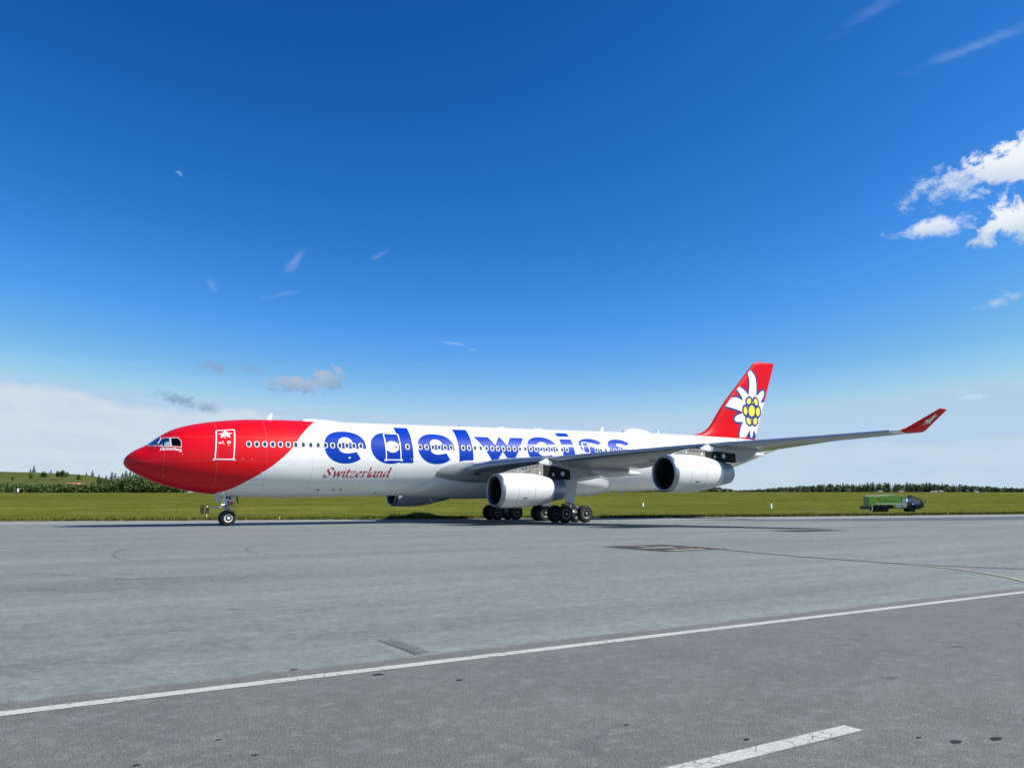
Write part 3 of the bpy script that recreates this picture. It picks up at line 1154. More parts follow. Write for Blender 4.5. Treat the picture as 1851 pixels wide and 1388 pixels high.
def shell(y0, y1, ca, cb, off, sgn, both=True, th=.0):
    """skin patch a few mm proud of the wing: from chord ca on the upper side round the nose to cb on the lower"""
    Ys = np.linspace(y0, y1, max(3, int((y1 - y0) / .6) + 2))
    c_up = np.linspace(0, 1, 12)**1.6 * ca
    c_lo = np.linspace(0, 1, 12)**1.6 * cb
    v = []
    for y in Ys:
        a = wingP(np.full(12, y), c_up, 1, off, sgn)[::-1]
        b = wingP(np.full(12, y), c_lo, -1, off, sgn)[1:]
        v.append(np.concatenate([a, b]))
    n = len(v[0])
    return np.concatenate(v), grid_faces(len(Ys), n)


def patch(y0, y1, c0, c1, side, off, sgn):
    Ys = np.linspace(y0, y1, max(3, int((y1 - y0) / .8) + 2))
    cs = np.linspace(c0, c1, 8)
    v = np.concatenate([wingP(np.full(8, y), cs, side, off, sgn) for y in Ys])
    return v, grid_faces(len(Ys), 8)


Q = Mat('wing paint')
_x, _y, _z = Q.sep(Q.coord())
_n = Q.noise(.5, 6, .6, Q.coord(scale=(1, .4, 1)))
_c = Q.mix(Q.mr(_n, .35, .7), (0.245, 0.26, 0.265), (0.31, 0.325, 0.33))
_l = Q.math('MAXIMUM', panel_lines(Q, _y, 2.7, .03, .1), panel_lines(Q, Q.math('SUBTRACT', _x, Q.math('MULTIPLY', Q.math('ABSOLUTE', _y), .55)), 1.55, .03, .4))
Q.base(Q.mix(Q.math('MULTIPLY', _l, .35), _c, (.12, .12, .13)), .35, 0, .3)
M['wing'] = Q.m

FLOWER_PARENT = None
for sgn in (1, -1):
    Ys = np.concatenate([np.linspace(2.2, 3.4, 9), np.linspace(3.8, 29.0, 46)])
    VV, n = wing_loop(Ys, sgn)
    V = np.concatenate(VV)
    F = grid_faces(len(Ys), n)
    # close the trailing edge and the tip
    for i in range(len(Ys) - 1):
        F.append((i * n + n - 1, i * n, (i + 1) * n, (i + 1) * n + n - 1))
    F.append(tuple(range((len(Ys) - 1) * n, len(Ys) * n)))
    wing = mk('wing', V, F, M['wing'], plane, smooth=True)
    tag(wing, 'port wing reaching towards the camera' if sgn > 0 else 'starboard wing behind the fuselage')
    # slats with gaps between them, interrupted at the pylons
    for (a, b_) in ((3.75, 8.75), (9.95, 12.41), (12.425, 15.01), (15.025, 18.75), (19.75, 22.61), (22.625, 25.41), (25.425, 28.4)):
        v, f = shell(a, b_, .14, .055, .012, sgn)
        o = mk('slat', v, f, M['slat'], wing, smooth=True)
    for (a, b_) in ((3.3, 9.9), (10.0, 20.6)):
        v, f = patch(a, b_, .76, .995, -1, .012, sgn)
        mk('flap', v, f, M['grey'], wing, smooth=True)
        v, f = patch(a, b_, .80, .995, 1, .012, sgn)
        mk('flap', v, f, M['grey'], wing, smooth=True)
    for (a, b_) in ((20.75, 24.3), (24.4, 27.9)):
        v, f = patch(a, b_, .74, .99, -1, .010, sgn)
        mk('aileron', v, f, M['grey'], wing, smooth=True)
    # winglet
    prof = []
    secs = [(29.0, 40.63, 43.0, 5.88, 5.82, .10, .1)]
    for t in (.04, .12, .3, .5, .7, .85, .95, 1.0):
        secs.append((29.1 + 1.3 * t, 40.85 + 1.87 * t, 43.08 + .42 * t, 5.94 + 1.26 * t, 5.88 + 1.27 * t, .085 - .03 * t, .75))
    vv = []
    for (y, xl, xt, zl, zt, tc_, cant) in secs:
        ch = xt - xl
        nx_ = np.array([0, -math.sin(cant), math.cos(cant)])
        for c, s in [(c, 1) for c in CF[::-1]] + [(c, -1) for c in CF[1:]]:
            t = s * 5 * (.2969 * math.sqrt(c) - .126 * c - .3516 * c**2 + .2843 * c**3 - .1036 * c**4) * tc_ * ch
            vv.append((xl + ch * c - PX, sgn * (y + nx_[1] * t), zl + (zt - zl) * c + nx_[2] * t))
    n2 = 2 * len(CF) - 1
    ff = grid_faces(len(secs), n2) + [tuple(range((len(secs) - 1) * n2, len(secs) * n2))]
    for i in range(len(secs) - 1):
        ff.append((i * n2 + n2 - 1, i * n2, (i + 1) * n2, (i + 1) * n2 + n2 - 1))
    wl = mk('winglet', vv, ff, M['red'], plane, smooth=True)
    # flower on the outer face of the winglet
    t = .52
    cen = Vector((42.52 - PX, sgn * (29.1 + 1.3 * t), 5.93 + 1.26 * t))
    ax = Vector((.95, sgn * 1.3, 1.26)).normalized()
    nn = Vector((0, sgn * 1.26, -1.3)).normalized()
    ay = nn.cross(ax).normalized()
    fnw = lambda u, v, off, cen=cen, ax=ax, ay=ay, nn=nn: tuple(cen + ax * u * 1.25 + ay * v * .9 + nn * (.066 + off))
    small_flower('flower', fnw, 0, 0, .52, wl, .004, tilt=.25, wmat=M['lettering'], thin=.95)
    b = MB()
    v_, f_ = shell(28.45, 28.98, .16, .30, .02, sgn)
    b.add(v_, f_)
    b.obj('wingtip_light_cover_and_glare', M['rim'], wing, smooth=True)  # light cover, its white wrapped wider to paint in leading-edge glare
    # flap track fairings
    for (y, x0, x1, dep, wid) in ((6.0, 29.8, 35.75, .62, .30), (9.4, 31.3, 36.4, .62, .27), (13.6, 33.6, 38.0, .58, .25), (18.7, 35.2, 40.15, .62, .25)):
        nu, nv = 24, 20
        vv = []
        for i in range(nu):
            u = i / (nu - 1)
            X = x0 + (x1 - x0) * u
            wl_ = wid * (max(1e-3, math.sin(math.pi * (u * .92 + .04)))**.55)
            dp = dep * (max(1e-3, math.sin(math.pi * min(1, (u**.8) * .98 + .01)))**.7)
            xt_, xl_ = float(pchip(WYT, WXT, y)), float(pchip(WY, WXL, y))
            cfr = min(max((X - xl_) / (xt_ - xl_), .02), .99)
            zt_ = float(wingP(y, cfr, -1)[2]) + .06
            if X > xt_: zt_ = float(wingP(y, .99, -1)[2]) - (X - xt_) * .16
            for j in range(nv):
                a = 2 * math.pi * j / nv
                vv.append((X - PX, sgn * y + wl_ * math.cos(a), zt_ - dp * .5 + (dp * .5 + .02) * math.sin(a)))
        ff = grid_faces(nu, nv, True) + [tuple(range(nv))[::-1], tuple(range((nu - 1) * nv, nu * nv))]
        mk('flap_track_fairing', vv, ff, M['fair'], wing, smooth=True)
# landing lamp port in the wing root
b = MB()
p = wingP(3.45, .035, -1, .012)
v = [tuple(wingP(3.62 + .22 * math.cos(a), .055 + .016 * math.sin(a), -1, .014)) for a in np.linspace(0, 2 * math.pi, 15)[:-1]]
mk('landing_lamp', v, [tuple(range(14))], M['black'], plane)

# ------------------------------------------------------------------ engines
NPROF = [(0.0, 1.075), (.03, 1.115), (.10, 1.155), (.22, 1.185), (.32, 1.20)]
NBODY = [(.32, 1.203), (.6, 1.225), (1.1, 1.24), (1.7, 1.245), (2.3, 1.235), (2.9, 1.20), (3.5, 1.135), (4.0, 1.055), (4.45, .96), (4.62, .925)]
NNOZ = [(4.60, .905), (5.0, .84), (5.4, .775), (5.88, .70), (5.9, .67), (5.6, .66), (5.2, .62)]


def fan_mesh():
    b = MB()
    nb_ = 36
    for k in range(nb_):
        a = 2 * math.pi * k / nb_
        rows = []
        for r_, tw in ((.30, .35), (.55, .7), (.80, .95), (.985, 1.1)):
            for s in (-1, 1):
                ch = .11 + .05 * r_
                da = s * ch * math.sin(tw) / r_
                rows.append((1.25 + s * ch * math.cos(tw), r_ * math.cos(a + da), r_ * math.sin(a + da)))
        b.add(rows, [(0, 1, 3, 2), (2, 3, 5, 4), (4, 5, 7, 6)])
    return b


def pylon_mesh(kind):
    pass


ENG = [(22.82, 9.37, 2.63), (29.80, 19.25, 3.53)]
first = None
for sgn in (1, -1):
    for ei, (ex, ey, ez) in enumerate(ENG):
        loc = (ex - PX, sgn * ey, ez)
        if first is None:
            b = MB(); b.lathe(NBODY, n=64)
            nac = b.obj('engine', M['nac'], plane, loc, smooth=True)
            b = MB()
            b.lathe([(.34, .985), (.2, .99), (.10, 1.005), (.03, 1.035)] + NPROF[0:], n=64)
            lipo = b.obj('intake_lip', M['lip'], nac, smooth=True)
            b = MB(); b.lathe([(2.2, .99), (1.5, .995), (.6, .985), (.34, .985)], n=48)
            duct = b.obj('intake_duct', M['dark'], nac, smooth=True)
            fan = fan_mesh().obj('fan', M['blade'], nac)
            b = MB(); b.lathe([(.82, .0), (.86, .05), (1.0, .16), (1.2, .26), (1.45, .32)], n=24)
            spin = b.obj('spinner', M['black'], nac, smooth=True)
            b = MB(); b.lathe([(1.5, .0), (1.5, 1.0)], n=32)
            bulk = b.obj('fan_casing', M['dark'], nac)
            b = MB(); b.lathe(NNOZ, n=64)
            noz = b.obj('nozzle', M['nozzle'], nac, smooth=True)
            b = MB(); b.lathe([(5.3, .64), (5.3, .34), (5.6, .30), (6.1, .14), (6.3, .02)], n=32)
            plug = b.obj('exhaust_plug', M['dark'], nac, smooth=True)
            # the small red and black mark on the cowl: a script squiggle, dots and dash
            b = MB()
            def on_n(x, a, off=.006):
                r_ = float(np.interp(x, [p_[0] for p_ in NBODY], [p_[1] for p_ in NBODY])) + off
                return (x, r_ * math.cos(a), r_ * math.sin(a))
            for x0, x1, a0, a1, mi in ((1.78, 1.86, -.50, -.44, 0), (1.88, 1.91, -.62, -.43, 1), (1.93, 2.05, -.50, -.44, 0), (2.07, 2.17, -.49, -.46, 0), (2.25, 2.31, -.50, -.47, 2), (1.86, 1.93, -.68, -.65, 0),
                                       (1.95, 2.03, -.30, -.27, 2), (2.2, 2.27, -.12, -.09, 2), (2.2, 2.27, -.2, -.18, 2)):
                b.add([on_n(x0, a0), on_n(x1, a0), on_n(x1, a1), on_n(x0, a1)], [(0, 1, 2, 3)], mi)
            mark = b.obj('cowl_mark', [M['black'], M['maroon'], M['gdoor']], nac)
            first = (nac, [lipo, duct, fan, spin, bulk, noz, plug])
            tag(nac, 'inner port engine with white cowl')
        else:
            nac = first[0].copy(); COL.objects.link(nac); nac.location = loc
            for ch in first[1]:
                c_ = ch.copy(); COL.objects.link(c_); c_.parent = nac
            if sgn > 0:
                c_ = mark.copy(); COL.objects.link(c_); c_.parent = nac
                tag(nac, 'outer port engine with white cowl, nearest the camera')
            else:
                tag(nac, 'engine on the starboard wing')
        # pylon: bare metal front, dark recessed middle, grey aft part, white cap at the leading edge
        hw = .24
        y0 = sgn * ey
        lx = float(pchip(WY, WXL, ey)); lz = float(pchip(WY, WZL, ey))

        def zn(x):   # top of the nacelle
            return ez + float(np.interp(x - ex, [p_[0] for p_ in NBODY + NNOZ[:4]], [p_[1] for p_ in NBODY + NNOZ[:4]])) - .06

        def zw(x):
            xt_ = float(pchip(WYT, WXT, ey))
            return float(wingP(ey, max(.0, min(.95, (x - lx) / (xt_ - lx))), -1)[2]) + .08

        st = [(ex + .75, .10, zn(ex + .75), zn(ex + .75) + .08), (ex + 1.3, .17, zn(ex + 1.3), ez + 1.42), (ex + 2.2, .22, zn(ex + 2.2), ez + 1.62),
              (lx - .75, hw, zn(lx - .75), lz - .33)]
        def bodyof(st_, mats, name, par):
            v, f = [], []
            for (x, w, z0_, z1_) in st_:
                v += [(x - PX, y0 - w, z0_), (x - PX, y0 + w, z0_), (x - PX, y0 + w, z1_ - .06), (x - PX, y0 + w * .6, z1_), (x - PX, y0 - w * .6, z1_), (x - PX, y0 - w, z1_ - .06)]
            f = grid_faces(len(st_), 6, True) + [tuple(range(6))[::-1], tuple(range((len(st_) - 1) * 6, len(st_) * 6))]
            return mk(name, v, f, mats, par)
        pyl = bodyof(st, M['pylon'], 'pylon', plane)
        bx0, bx1 = lx - .75, ex + 6.55
        zb1 = zn(ex + 5.0) + .05
        bodyof([(bx0 + .004, hw - .012, zn(bx0), lz - .36), (lx + .35, hw - .012, zb1 - .05, zw(lx + .35)), (bx1, hw - .015, zb1 - .10, zw(bx1))], M['dark'], 'pylon_box', pyl)
        bodyof([(lx - .35, hw + .004, lz - .46, lz - .1), (lx + .4, hw + .004, zw(lx + .4) - .32, zw(lx + .4)), (bx1 + .003, hw + .004, zw(bx1) - .34, zw(bx1))], M['grey'], 'pylon_fillet', pyl)
        bodyof([(bx1 + .004, hw, zb1 - .11, zw(bx1)), (bx1 + 1.0, hw - .02, zb1 - .02, zw(bx1 + 1.0)), (bx1 + 1.9, hw - .08, zb1 + .35, zw(bx1 + 1.9)), (bx1 + 2.7, .05, zw(bx1 + 2.7) - .06, zw(bx1 + 2.7))], M['grey'], 'pylon_aft', pyl)
        # white cap
        v = []
        for (x, w, z0_, z1_) in ((lx - 1.0, .17, lz - .40, lz - .25), (lx - .75, hw + .02, lz - .52, lz - .12), (lx - .4, hw + .03, lz - .62, lz + .03), (lx - .25, hw + .03, lz - .60, lz + .06)):
            for a in np.linspace(-.2 * math.pi, 1.2 * math.pi, 13):
                v.append((x - PX, y0 + w * math.cos(a) * (1 if math.sin(a) > -.01 else 1.0), (z0_ + z1_) / 2 + (z1_ - z0_) / 2 * math.sin(a)))
        mk('pylon_cap', v, grid_faces(4, 13), M['white'], pyl, smooth=True)
        for sx, zz_, r_, mt in ((lx + .15, zb1 + .28, .11, 'gdoor'), (lx + 1.0, zb1 + .34, .17, 'gdoor'), (ex + 1.9, ez + 1.38, .055, 'rim'), (lx - 1.05, zn(lx - 1.05) + .2, .08, 'rim')):
            b = MB()
            n_ = 14
            yo = y0 + (hw - .005) * 1.0 + .006
            b.add([(sx - PX + r_ * math.cos(a), yo, zz_ + r_ * math.sin(a)) for a in np.linspace(0, 2 * math.pi, n_ + 1)[:-1]], [tuple(range(n_))])
            if sgn > 0: b.obj('access_cap', M[mt], pyl)
        if sgn > 0:
            for k in range(5):
                b = MB()
                xx = ex + 2.35 + k * .30
                zz_ = float(np.interp(xx, [ex + 2.2, lx - .75], [ez + 1.62, lz - .33])) - .12
                b.box((xx - PX, y0 + hw + .002, zz_), (.15, .012, .07))
                b.obj('vent_slot', M['black'], pyl)

# ------------------------------------------------------------------ fin + tailplane
FZ = [7.2, 7.9, 8.05, 8.25, 8.6, 9.2, 9.9, 11.34, 13.72, 15.52, 16.05, 16.27]
FXL = [51.0, 51.45, 52.2, 53.0, 53.75, 54.45, 55.05, 56.32, 58.86, 60.78, 61.36, 61.95]


def fte(z): return 60.99 + (z - 7.8) * (64.8 - 60.99) / (16.3 - 7.8)


def finP(z, c, side):
    xl = float(pchip(FZ, FXL, z)); xt = fte(z)
    ch = xt - xl
    t = 5 * (.2969 * math.sqrt(max(c, 0)) - .126 * c - .3516 * c**2 + .2843 * c**3 - .1036 * c**4)
    lim = .105 * (xt - float(np.interp(z, [7.2, 16.3], [52.2, 61.7])))
    return (xl + ch * c, side * t * min(lim, .105 * ch), z)


zs = np.concatenate([np.linspace(7.2, 9.9, 16), np.linspace(10.2, 15.9, 20), np.linspace(16.0, 16.30, 6)])
v = []
for z in zs:
    k = 1.0 if z < 16.0 else max(.15, math.sqrt(max(0, 1 - ((z - 16.0) / .302)**2)))
    row = [finP(z, c, 1) for c in CF[::-1]] + [finP(z, c, -1) for c in CF[1:]]
    v += [(p_[0] - PX, p_[1] * k, p_[2]) for p_ in row]
n2 = 2 * len(CF) - 1
f = grid_faces(len(zs), n2) + [tuple(range((len(zs) - 1) * n2, len(zs) * n2))] + [(i * n2 + n2 - 1, i * n2, (i + 1) * n2, (i + 1) * n2 + n2 - 1) for i in range(len(zs) - 1)]
fin = mk('tail_fin', v, f, M['red'], plane, smooth=True)
tag(fin, 'red tail fin with a large white flower')


def onfin(side):
    def fn(x, z, off):
        z_ = min(z, 16.2)
        xl = float(pchip(FZ, FXL, z_)); xt = fte(z_)
        c = min(max((x - xl) / (xt - xl), .001), 1)
        return (x - PX, finP(z_, c, side)[1] + side * off, z)
    return fn


FL = [(60.66, 15.24), (61.01, 14.96), (61.31, 14.53), (61.43, 13.94), (61.43, 13.29), (61.36, 12.49), (61.47, 12.42), (61.86, 12.77), (62.37, 13.06), (62.71, 13.08), (62.8, 12.83), (62.57, 12.36), (62.07, 11.73), (62.25, 11.74), (62.77, 11.87), (61.12, 8.21), (60.77, 8.8), (60.6, 8.41), (60.44, 7.97), (60.21, 7.97), (60.11, 8.39), (60.0, 8.77), (59.74, 8.38), (59.33, 7.93), (58.34, 7.88), (58.31, 8.25), (58.41, 8.57), (58.63, 9.09), (58.98, 9.58), (58.32, 9.52), (57.78, 9.57), (57.6, 9.76), (57.73, 10.01), (58.2, 10.27), (58.87, 10.42), (58.87, 10.66), (58.07, 10.82), (57.18, 11.0), (56.52, 11.15), (57.4, 12.03), (57.99, 12.13), (58.53, 12.02), (59.08, 11.79), (59.0, 12.18), (58.69, 12.6), (58.42, 13.04), (58.84, 13.32), (59.44, 12.98), (59.92, 12.58), (60.09, 12.49), (60.21, 13.09), (60.36, 13.75), (60.35, 14.4), (60.29, 14.89)]
CUT = {14, 23, 38, 45, 53}      # edges that run along the leading edge, rudder edge or root: no outline there
SHARP = {0, 5, 6, 12, 13, 14, 15, 16, 21, 23, 24, 28, 34, 35, 38, 39, 42, 45, 46, 49, 53}


def offset_each(poly, ds):
    n = len(poly)
    A = sum(poly[i][0] * poly[(i + 1) % n][1] - poly[(i + 1) % n][0] * poly[i][1] for i in range(n))
    s = 1 if A > 0 else -1
    L = []
    for i in range(n):
        a, b_ = poly[i], poly[(i + 1) % n]
        l = math.hypot(b_[0] - a[0], b_[1] - a[1])
        nx_, ny_ = s * (b_[1] - a[1]) / l, -s * (b_[0] - a[0]) / l
        L.append((a[0] + nx_ * ds[i], a[1] + ny_ * ds[i], (b_[0] - a[0]) / l, (b_[1] - a[1]) / l, nx_, ny_))
    o = []
    for i in range(n):
        p, q = L[i - 1], L[i]
        den = p[2] * q[3] - p[3] * q[2]
        P0 = poly[i]
        if abs(den) < .12:
            o.append((P0[0] + q[4] * ds[i], P0[1] + q[5] * ds[i])); continue
        t = ((q[0] - p[0]) * q[3] - (q[1] - p[1]) * q[2]) / den
        x, y = p[0] + p[2] * t, p[1] + p[3] * t
        dd = math.hypot(x - P0[0], y - P0[1])
        if dd > .6:
            x, y = P0[0] + (x - P0[0]) * .6 / dd, P0[1] + (y - P0[1]) * .6 / dd
        o.append((x, y))
    return o


DOTS = [((60.06, 11.83), .40, .38, .25), ((61.26, 11.80), .38, .40, -.25), ((59.41, 10.76), .32, .48, -.05), ((60.49, 10.79), .58, .66, .08),
        ((61.56, 10.75), .38, .52, .05), ((59.9, 9.67), .41, .42, -.3), ((61.04, 9.7), .41, .42, .25)]
for side in (1, -1):
    fn = onfin(side)
    ds = [0 if i in CUT else .24 for i in range(len(FL))]
    decal('flower_outline', [offset_each(FL, ds)], fn, M['navy'], fin, off=.006, step=.4, ustep=.4)
    decal('flower', [smooth_loop([p_ if i not in SHARP else (*p_, 1) for i, p_ in enumerate(FL)], 3)], fn, M['lettering'], fin, off=.011, step=.4, ustep=.4)
    for k, (c_, rx, ry, rot) in enumerate(DOTS):
        def E_(sx, sy):
            return [(c_[0] + rx * sx * math.cos(a) * math.cos(rot) - ry * sy * math.sin(a) * math.sin(-rot), c_[1] + ry * sy * math.sin(a) * math.cos(rot)) for a in np.linspace(0, 2 * math.pi, 27)[:-1]]
        g = .22
        decal('flower_disc', [E_(1 + g / rx * .95, 1 + g / ry * .9)], fn, M['navy'], fin, off=.016 + .001 * k, step=.5)
        decal('flower_disc', [E_(.93, .93)], fn, M['yellow'], fin, off=.026, step=.5)
    decal('rudder_seam', [[(59.0, 8.0), (59.03, 8.0), (61.6, 13.9), (61.57, 13.9)]], fn, M['gdoor'], fin, off=.014, step=.5)
for sgn in (1, -1):
    v = []
    TSY = np.linspace(.6, 9.7, 14)
    for y in TSY:
        u = (y - .6) / 9.1
        xl = 55.0 + 5.3 * u; ch = 5.6 - 3.4 * u; z0_ = 6.30 + .80 * u
        for c, s in [(c, 1) for c in CF[::-1]] + [(c, -1) for c in CF[1:]]:
            t = s * 5 * (.2969 * math.sqrt(c) - .126 * c - .3516 * c**2 + .2843 * c**3 - .1036 * c**4) * .10 * ch
            v.append((xl + ch * c - PX, sgn * y, z0_ + t))
    f = grid_faces(14, n2) + [tuple(range(13 * n2, 14 * n2))] + [(i * n2 + n2 - 1, i * n2, (i + 1) * n2, (i + 1) * n2 + n2 - 1) for i in range(13)]
    mk('tailplane', v, f, M['grey'], plane, smooth=True)

# ------------------------------------------------------------------ landing gear
def wheel_meshes(r, w, hubr, kind):
    t = MB()
    prof = []
    for a in np.linspace(-150, 150, 25):
        ar = math.radians(a)
        ct, st_ = math.cos(ar), math.sin(ar)
        rr = r - .30 * r + .30 * r * math.copysign(abs(ct)**.7, ct)
        prof.append((w / 2 * math.copysign(abs(st_)**.6, st_), max(hubr * .97, rr)))
    t.lathe([(w * .36, hubr * .9)] + [] + [(p_[0], p_[1]) for p_ in prof][::-1] + [(-w * .36, hubr * .9)], axis='y', n=40)
    for k in (-.28, -.1, .1, .28):       # tread grooves as thin dark rings sit inside the crown
        pass
    h = MB()
    for s in (1, -1):
        h.lathe([(s * w * .46, hubr * 1.02), (s * w * .47, hubr * .86), (s * w * .40, hubr * .80)], axis='y', n=32, mi=0)
        h.lathe([(s * w * .40, hubr * .80), (s * w * .22, hubr * .62), (s * w * .22, hubr * .40)], axis='y', n=32, mi=1)
        h.lathe([(s * w * .22, hubr * .42), (s * w * .50, hubr * .38), (s * w * .54, hubr * .22), (s * w * .54, .0)], axis='y', n=24, mi=2)
    return t, h


tN, hN = wheel_meshes(.525, .36, .27, 'nose')
tM, hM = wheel_meshes(.70, .50, .36, 'main')
wheel_cache = {}


def wheel(parent, c, kind):
    if kind not in wheel_cache:
        t, h = (tN, hN) if kind == 'nose' else (tM, hM)
        o = t.obj('tyre', M['tyre'], parent, c, smooth=True)
        hm = [M['hub'], M['black'], M['hub']] if kind == 'nose' else [M['hubm'], M['dark'], M['hubm']]
        k = h.obj('wheel_hub', hm, parent, c, smooth=True)
        wheel_cache[kind] = (o, k)
        return
    for src in wheel_cache[kind]:
        q = src.copy(); COL.objects.link(q); q.parent = parent; q.location = c


def gz(x):      # ground height in the tilted frame
    return -(x) * math.tan(TILT)


# nose gear ------------------------------------------------------
nx = 6.67 - PX
g0 = gz(nx)
ng = empty('nose_landing_gear', (nx, 0, g0), (0, TILT, 0), plane)
for s in (1, -1):
    wheel(ng, (0, s * .36, .523), 'nose')
b = MB(); b.tube([(0, -.30, .523), (0, .30, .523)], .07, 12); b.obj('axle', M['strut'], ng, smooth=True)
b = MB(); b.tube([(0, 0, .5), (-.02, 0, 1.1)], .085, 16); b.obj('oleo', M['chrome'], ng, smooth=True)
b = MB()
b.tube([(-.02, 0, 1.08), (-.06, 0, 2.35)], .125, 18)
b.tube([(-.02, 0, 1.06), (-.02, 0, 1.18)], .17, 18)
b.tube([(-.03, 0, 1.32), (-.03, 0, 1.44)], .18, 18)
b.obj('strut', M['strut'], ng, smooth=True)
b = MB()
b.box((-.02, 0, 1.25), (.34, .62, .13), bev=.03)
b.tube([(.05, -.3, 1.25), (.05, .3, 1.25)], .08, 12)
b.tube([(-.1, .0, 1.25), (-.92, .10, 1.28)], .05, 10)
b.tube([(-.62, .09, 1.27), (-1.0, .10, 1.28)], .072, 10)
b.obj('steering_collar', M['strut'], ng)
b = MB()
b.tube([(.12, .05, 1.18), (.46, .05, .98)], .035, 8)
b.tube([(.46, .05, .98), (.13, .05, .62)], .035, 8)
b.tube([(.12, -.05, 1.18), (.46, -.05, .98)], .035, 8)
b.tube([(.46, -.05, .98), (.13, -.05, .62)], .035, 8)
b.obj('torque_link', M['strut'], ng)
b = MB()
b.tube([(.1, .12, 1.3), (.35, .14, 1.36), (.56, .12, 1.2), (.55, .1, 1.0), (.3, .1, .7)], .014, 6)
b.tube([(.12, .1, 1.5), (.42, .12, 1.52), (.55, .1, 1.66)], .014, 6)
b.obj('hydraulic_hose', M['hose'], ng)
b = MB()
b.tube([(.05, .0, 1.5), (.75, .0, 2.4)], .05, 8)
b.tube([(-.1, 0, 1.65), (-1.0, 0, 2.35)], .06, 10)
b.obj('drag_stay', M['strut'], ng)
b = MB()
b.hexa([(-.50, .34, 1.50), (.26, .34, 1.42), (.26, .375, 1.42), (-.50, .375, 1.50), (-.32, .34, 2.14), (.36, .34, 2.08), (.36, .375, 2.08), (-.32, .375, 2.14)])
nd = b.obj('gear_door', M['gdoor'], ng)


def on_nd(u, y, off):       # letters on the plate
    x = -.22 + u * .48
    z = 1.83 + y * .145
    return (x + (z - 1.9) * .1, .376 + off, z - x * .08)


text_obj('MC', on_nd, M['black'], nd, mono=.42, slant=.16, doff=.0006, off=.003)
b = MB()
b.add([(-.16, .380, 1.73), (.30, .380, 1.68), (.24, .380, 1.42), (-.08, .380, 1.46)], [(0, 1, 2, 3)], 0)
b.add([(.02, .384, 1.585), (.12, .384, 1.575), (.115, .384, 1.62), (.025, .384, 1.63)], [(0, 1, 2, 3)], 1)
b.obj('red_patch', [M['maroon'], M['frame']], nd)
b = MB()
b.hexa([(-.86, .30, 1.66), (-.62, .34, 1.62), (-.60, .30, 1.62), (-.84, .26, 1.66), (-.9, .26, 2.32), (-.56, .28, 2.26), (-.54, .24, 2.26), (-.88, .22, 2.32)])
b.hexa([(-1.35, .2, 2.52), (-.88, .3, 2.12), (-.86, .26, 2.10), (-1.33, .16, 2.5), (-1.2, .2, 2.6), (-.75, .3, 2.5), (-.75, .26, 2.5), (-1.2, .16, 2.6)])
b.obj('gear_door', M['strut'], ng)
b = MB()
b.hexa([(.58, .30, 1.55), (.68, .30, 1.52), (.68, .27, 1.52), (.58, .27, 1.55), (.42, .30, 2.22), (.54, .30, 2.20), (.54, .27, 2.20), (.42, .27, 2.22)])
b.obj('gear_door', M['black'], ng)
b = MB(); b.lathe([(-.34, .0), (-.33, .05), (-.30, .06)], n=16, c=(0, .22, 1.47)); lampo = b.obj('taxi_lamp', M['lamp'], ng, smooth=True)
b = MB(); b.lathe([(-.31, .10), (-.2, .10), (-.14, .05)], n=16, c=(0, .22, 1.47)); b.obj('lamp_housing', M['black'], ng, smooth=True)
b = MB(); b.lathe([(-.34, .0), (-.33, .05), (-.30, .06)], n=16, c=(0, -.22, 1.47)); b.obj('taxi_lamp', M['lamp'], ng, smooth=True)
b = MB(); b.lathe([(-.31, .10), (-.2, .10), (-.14, .05)], n=16, c=(0, -.22, 1.47)); b.obj('lamp_housing', M['black'], ng, smooth=True)

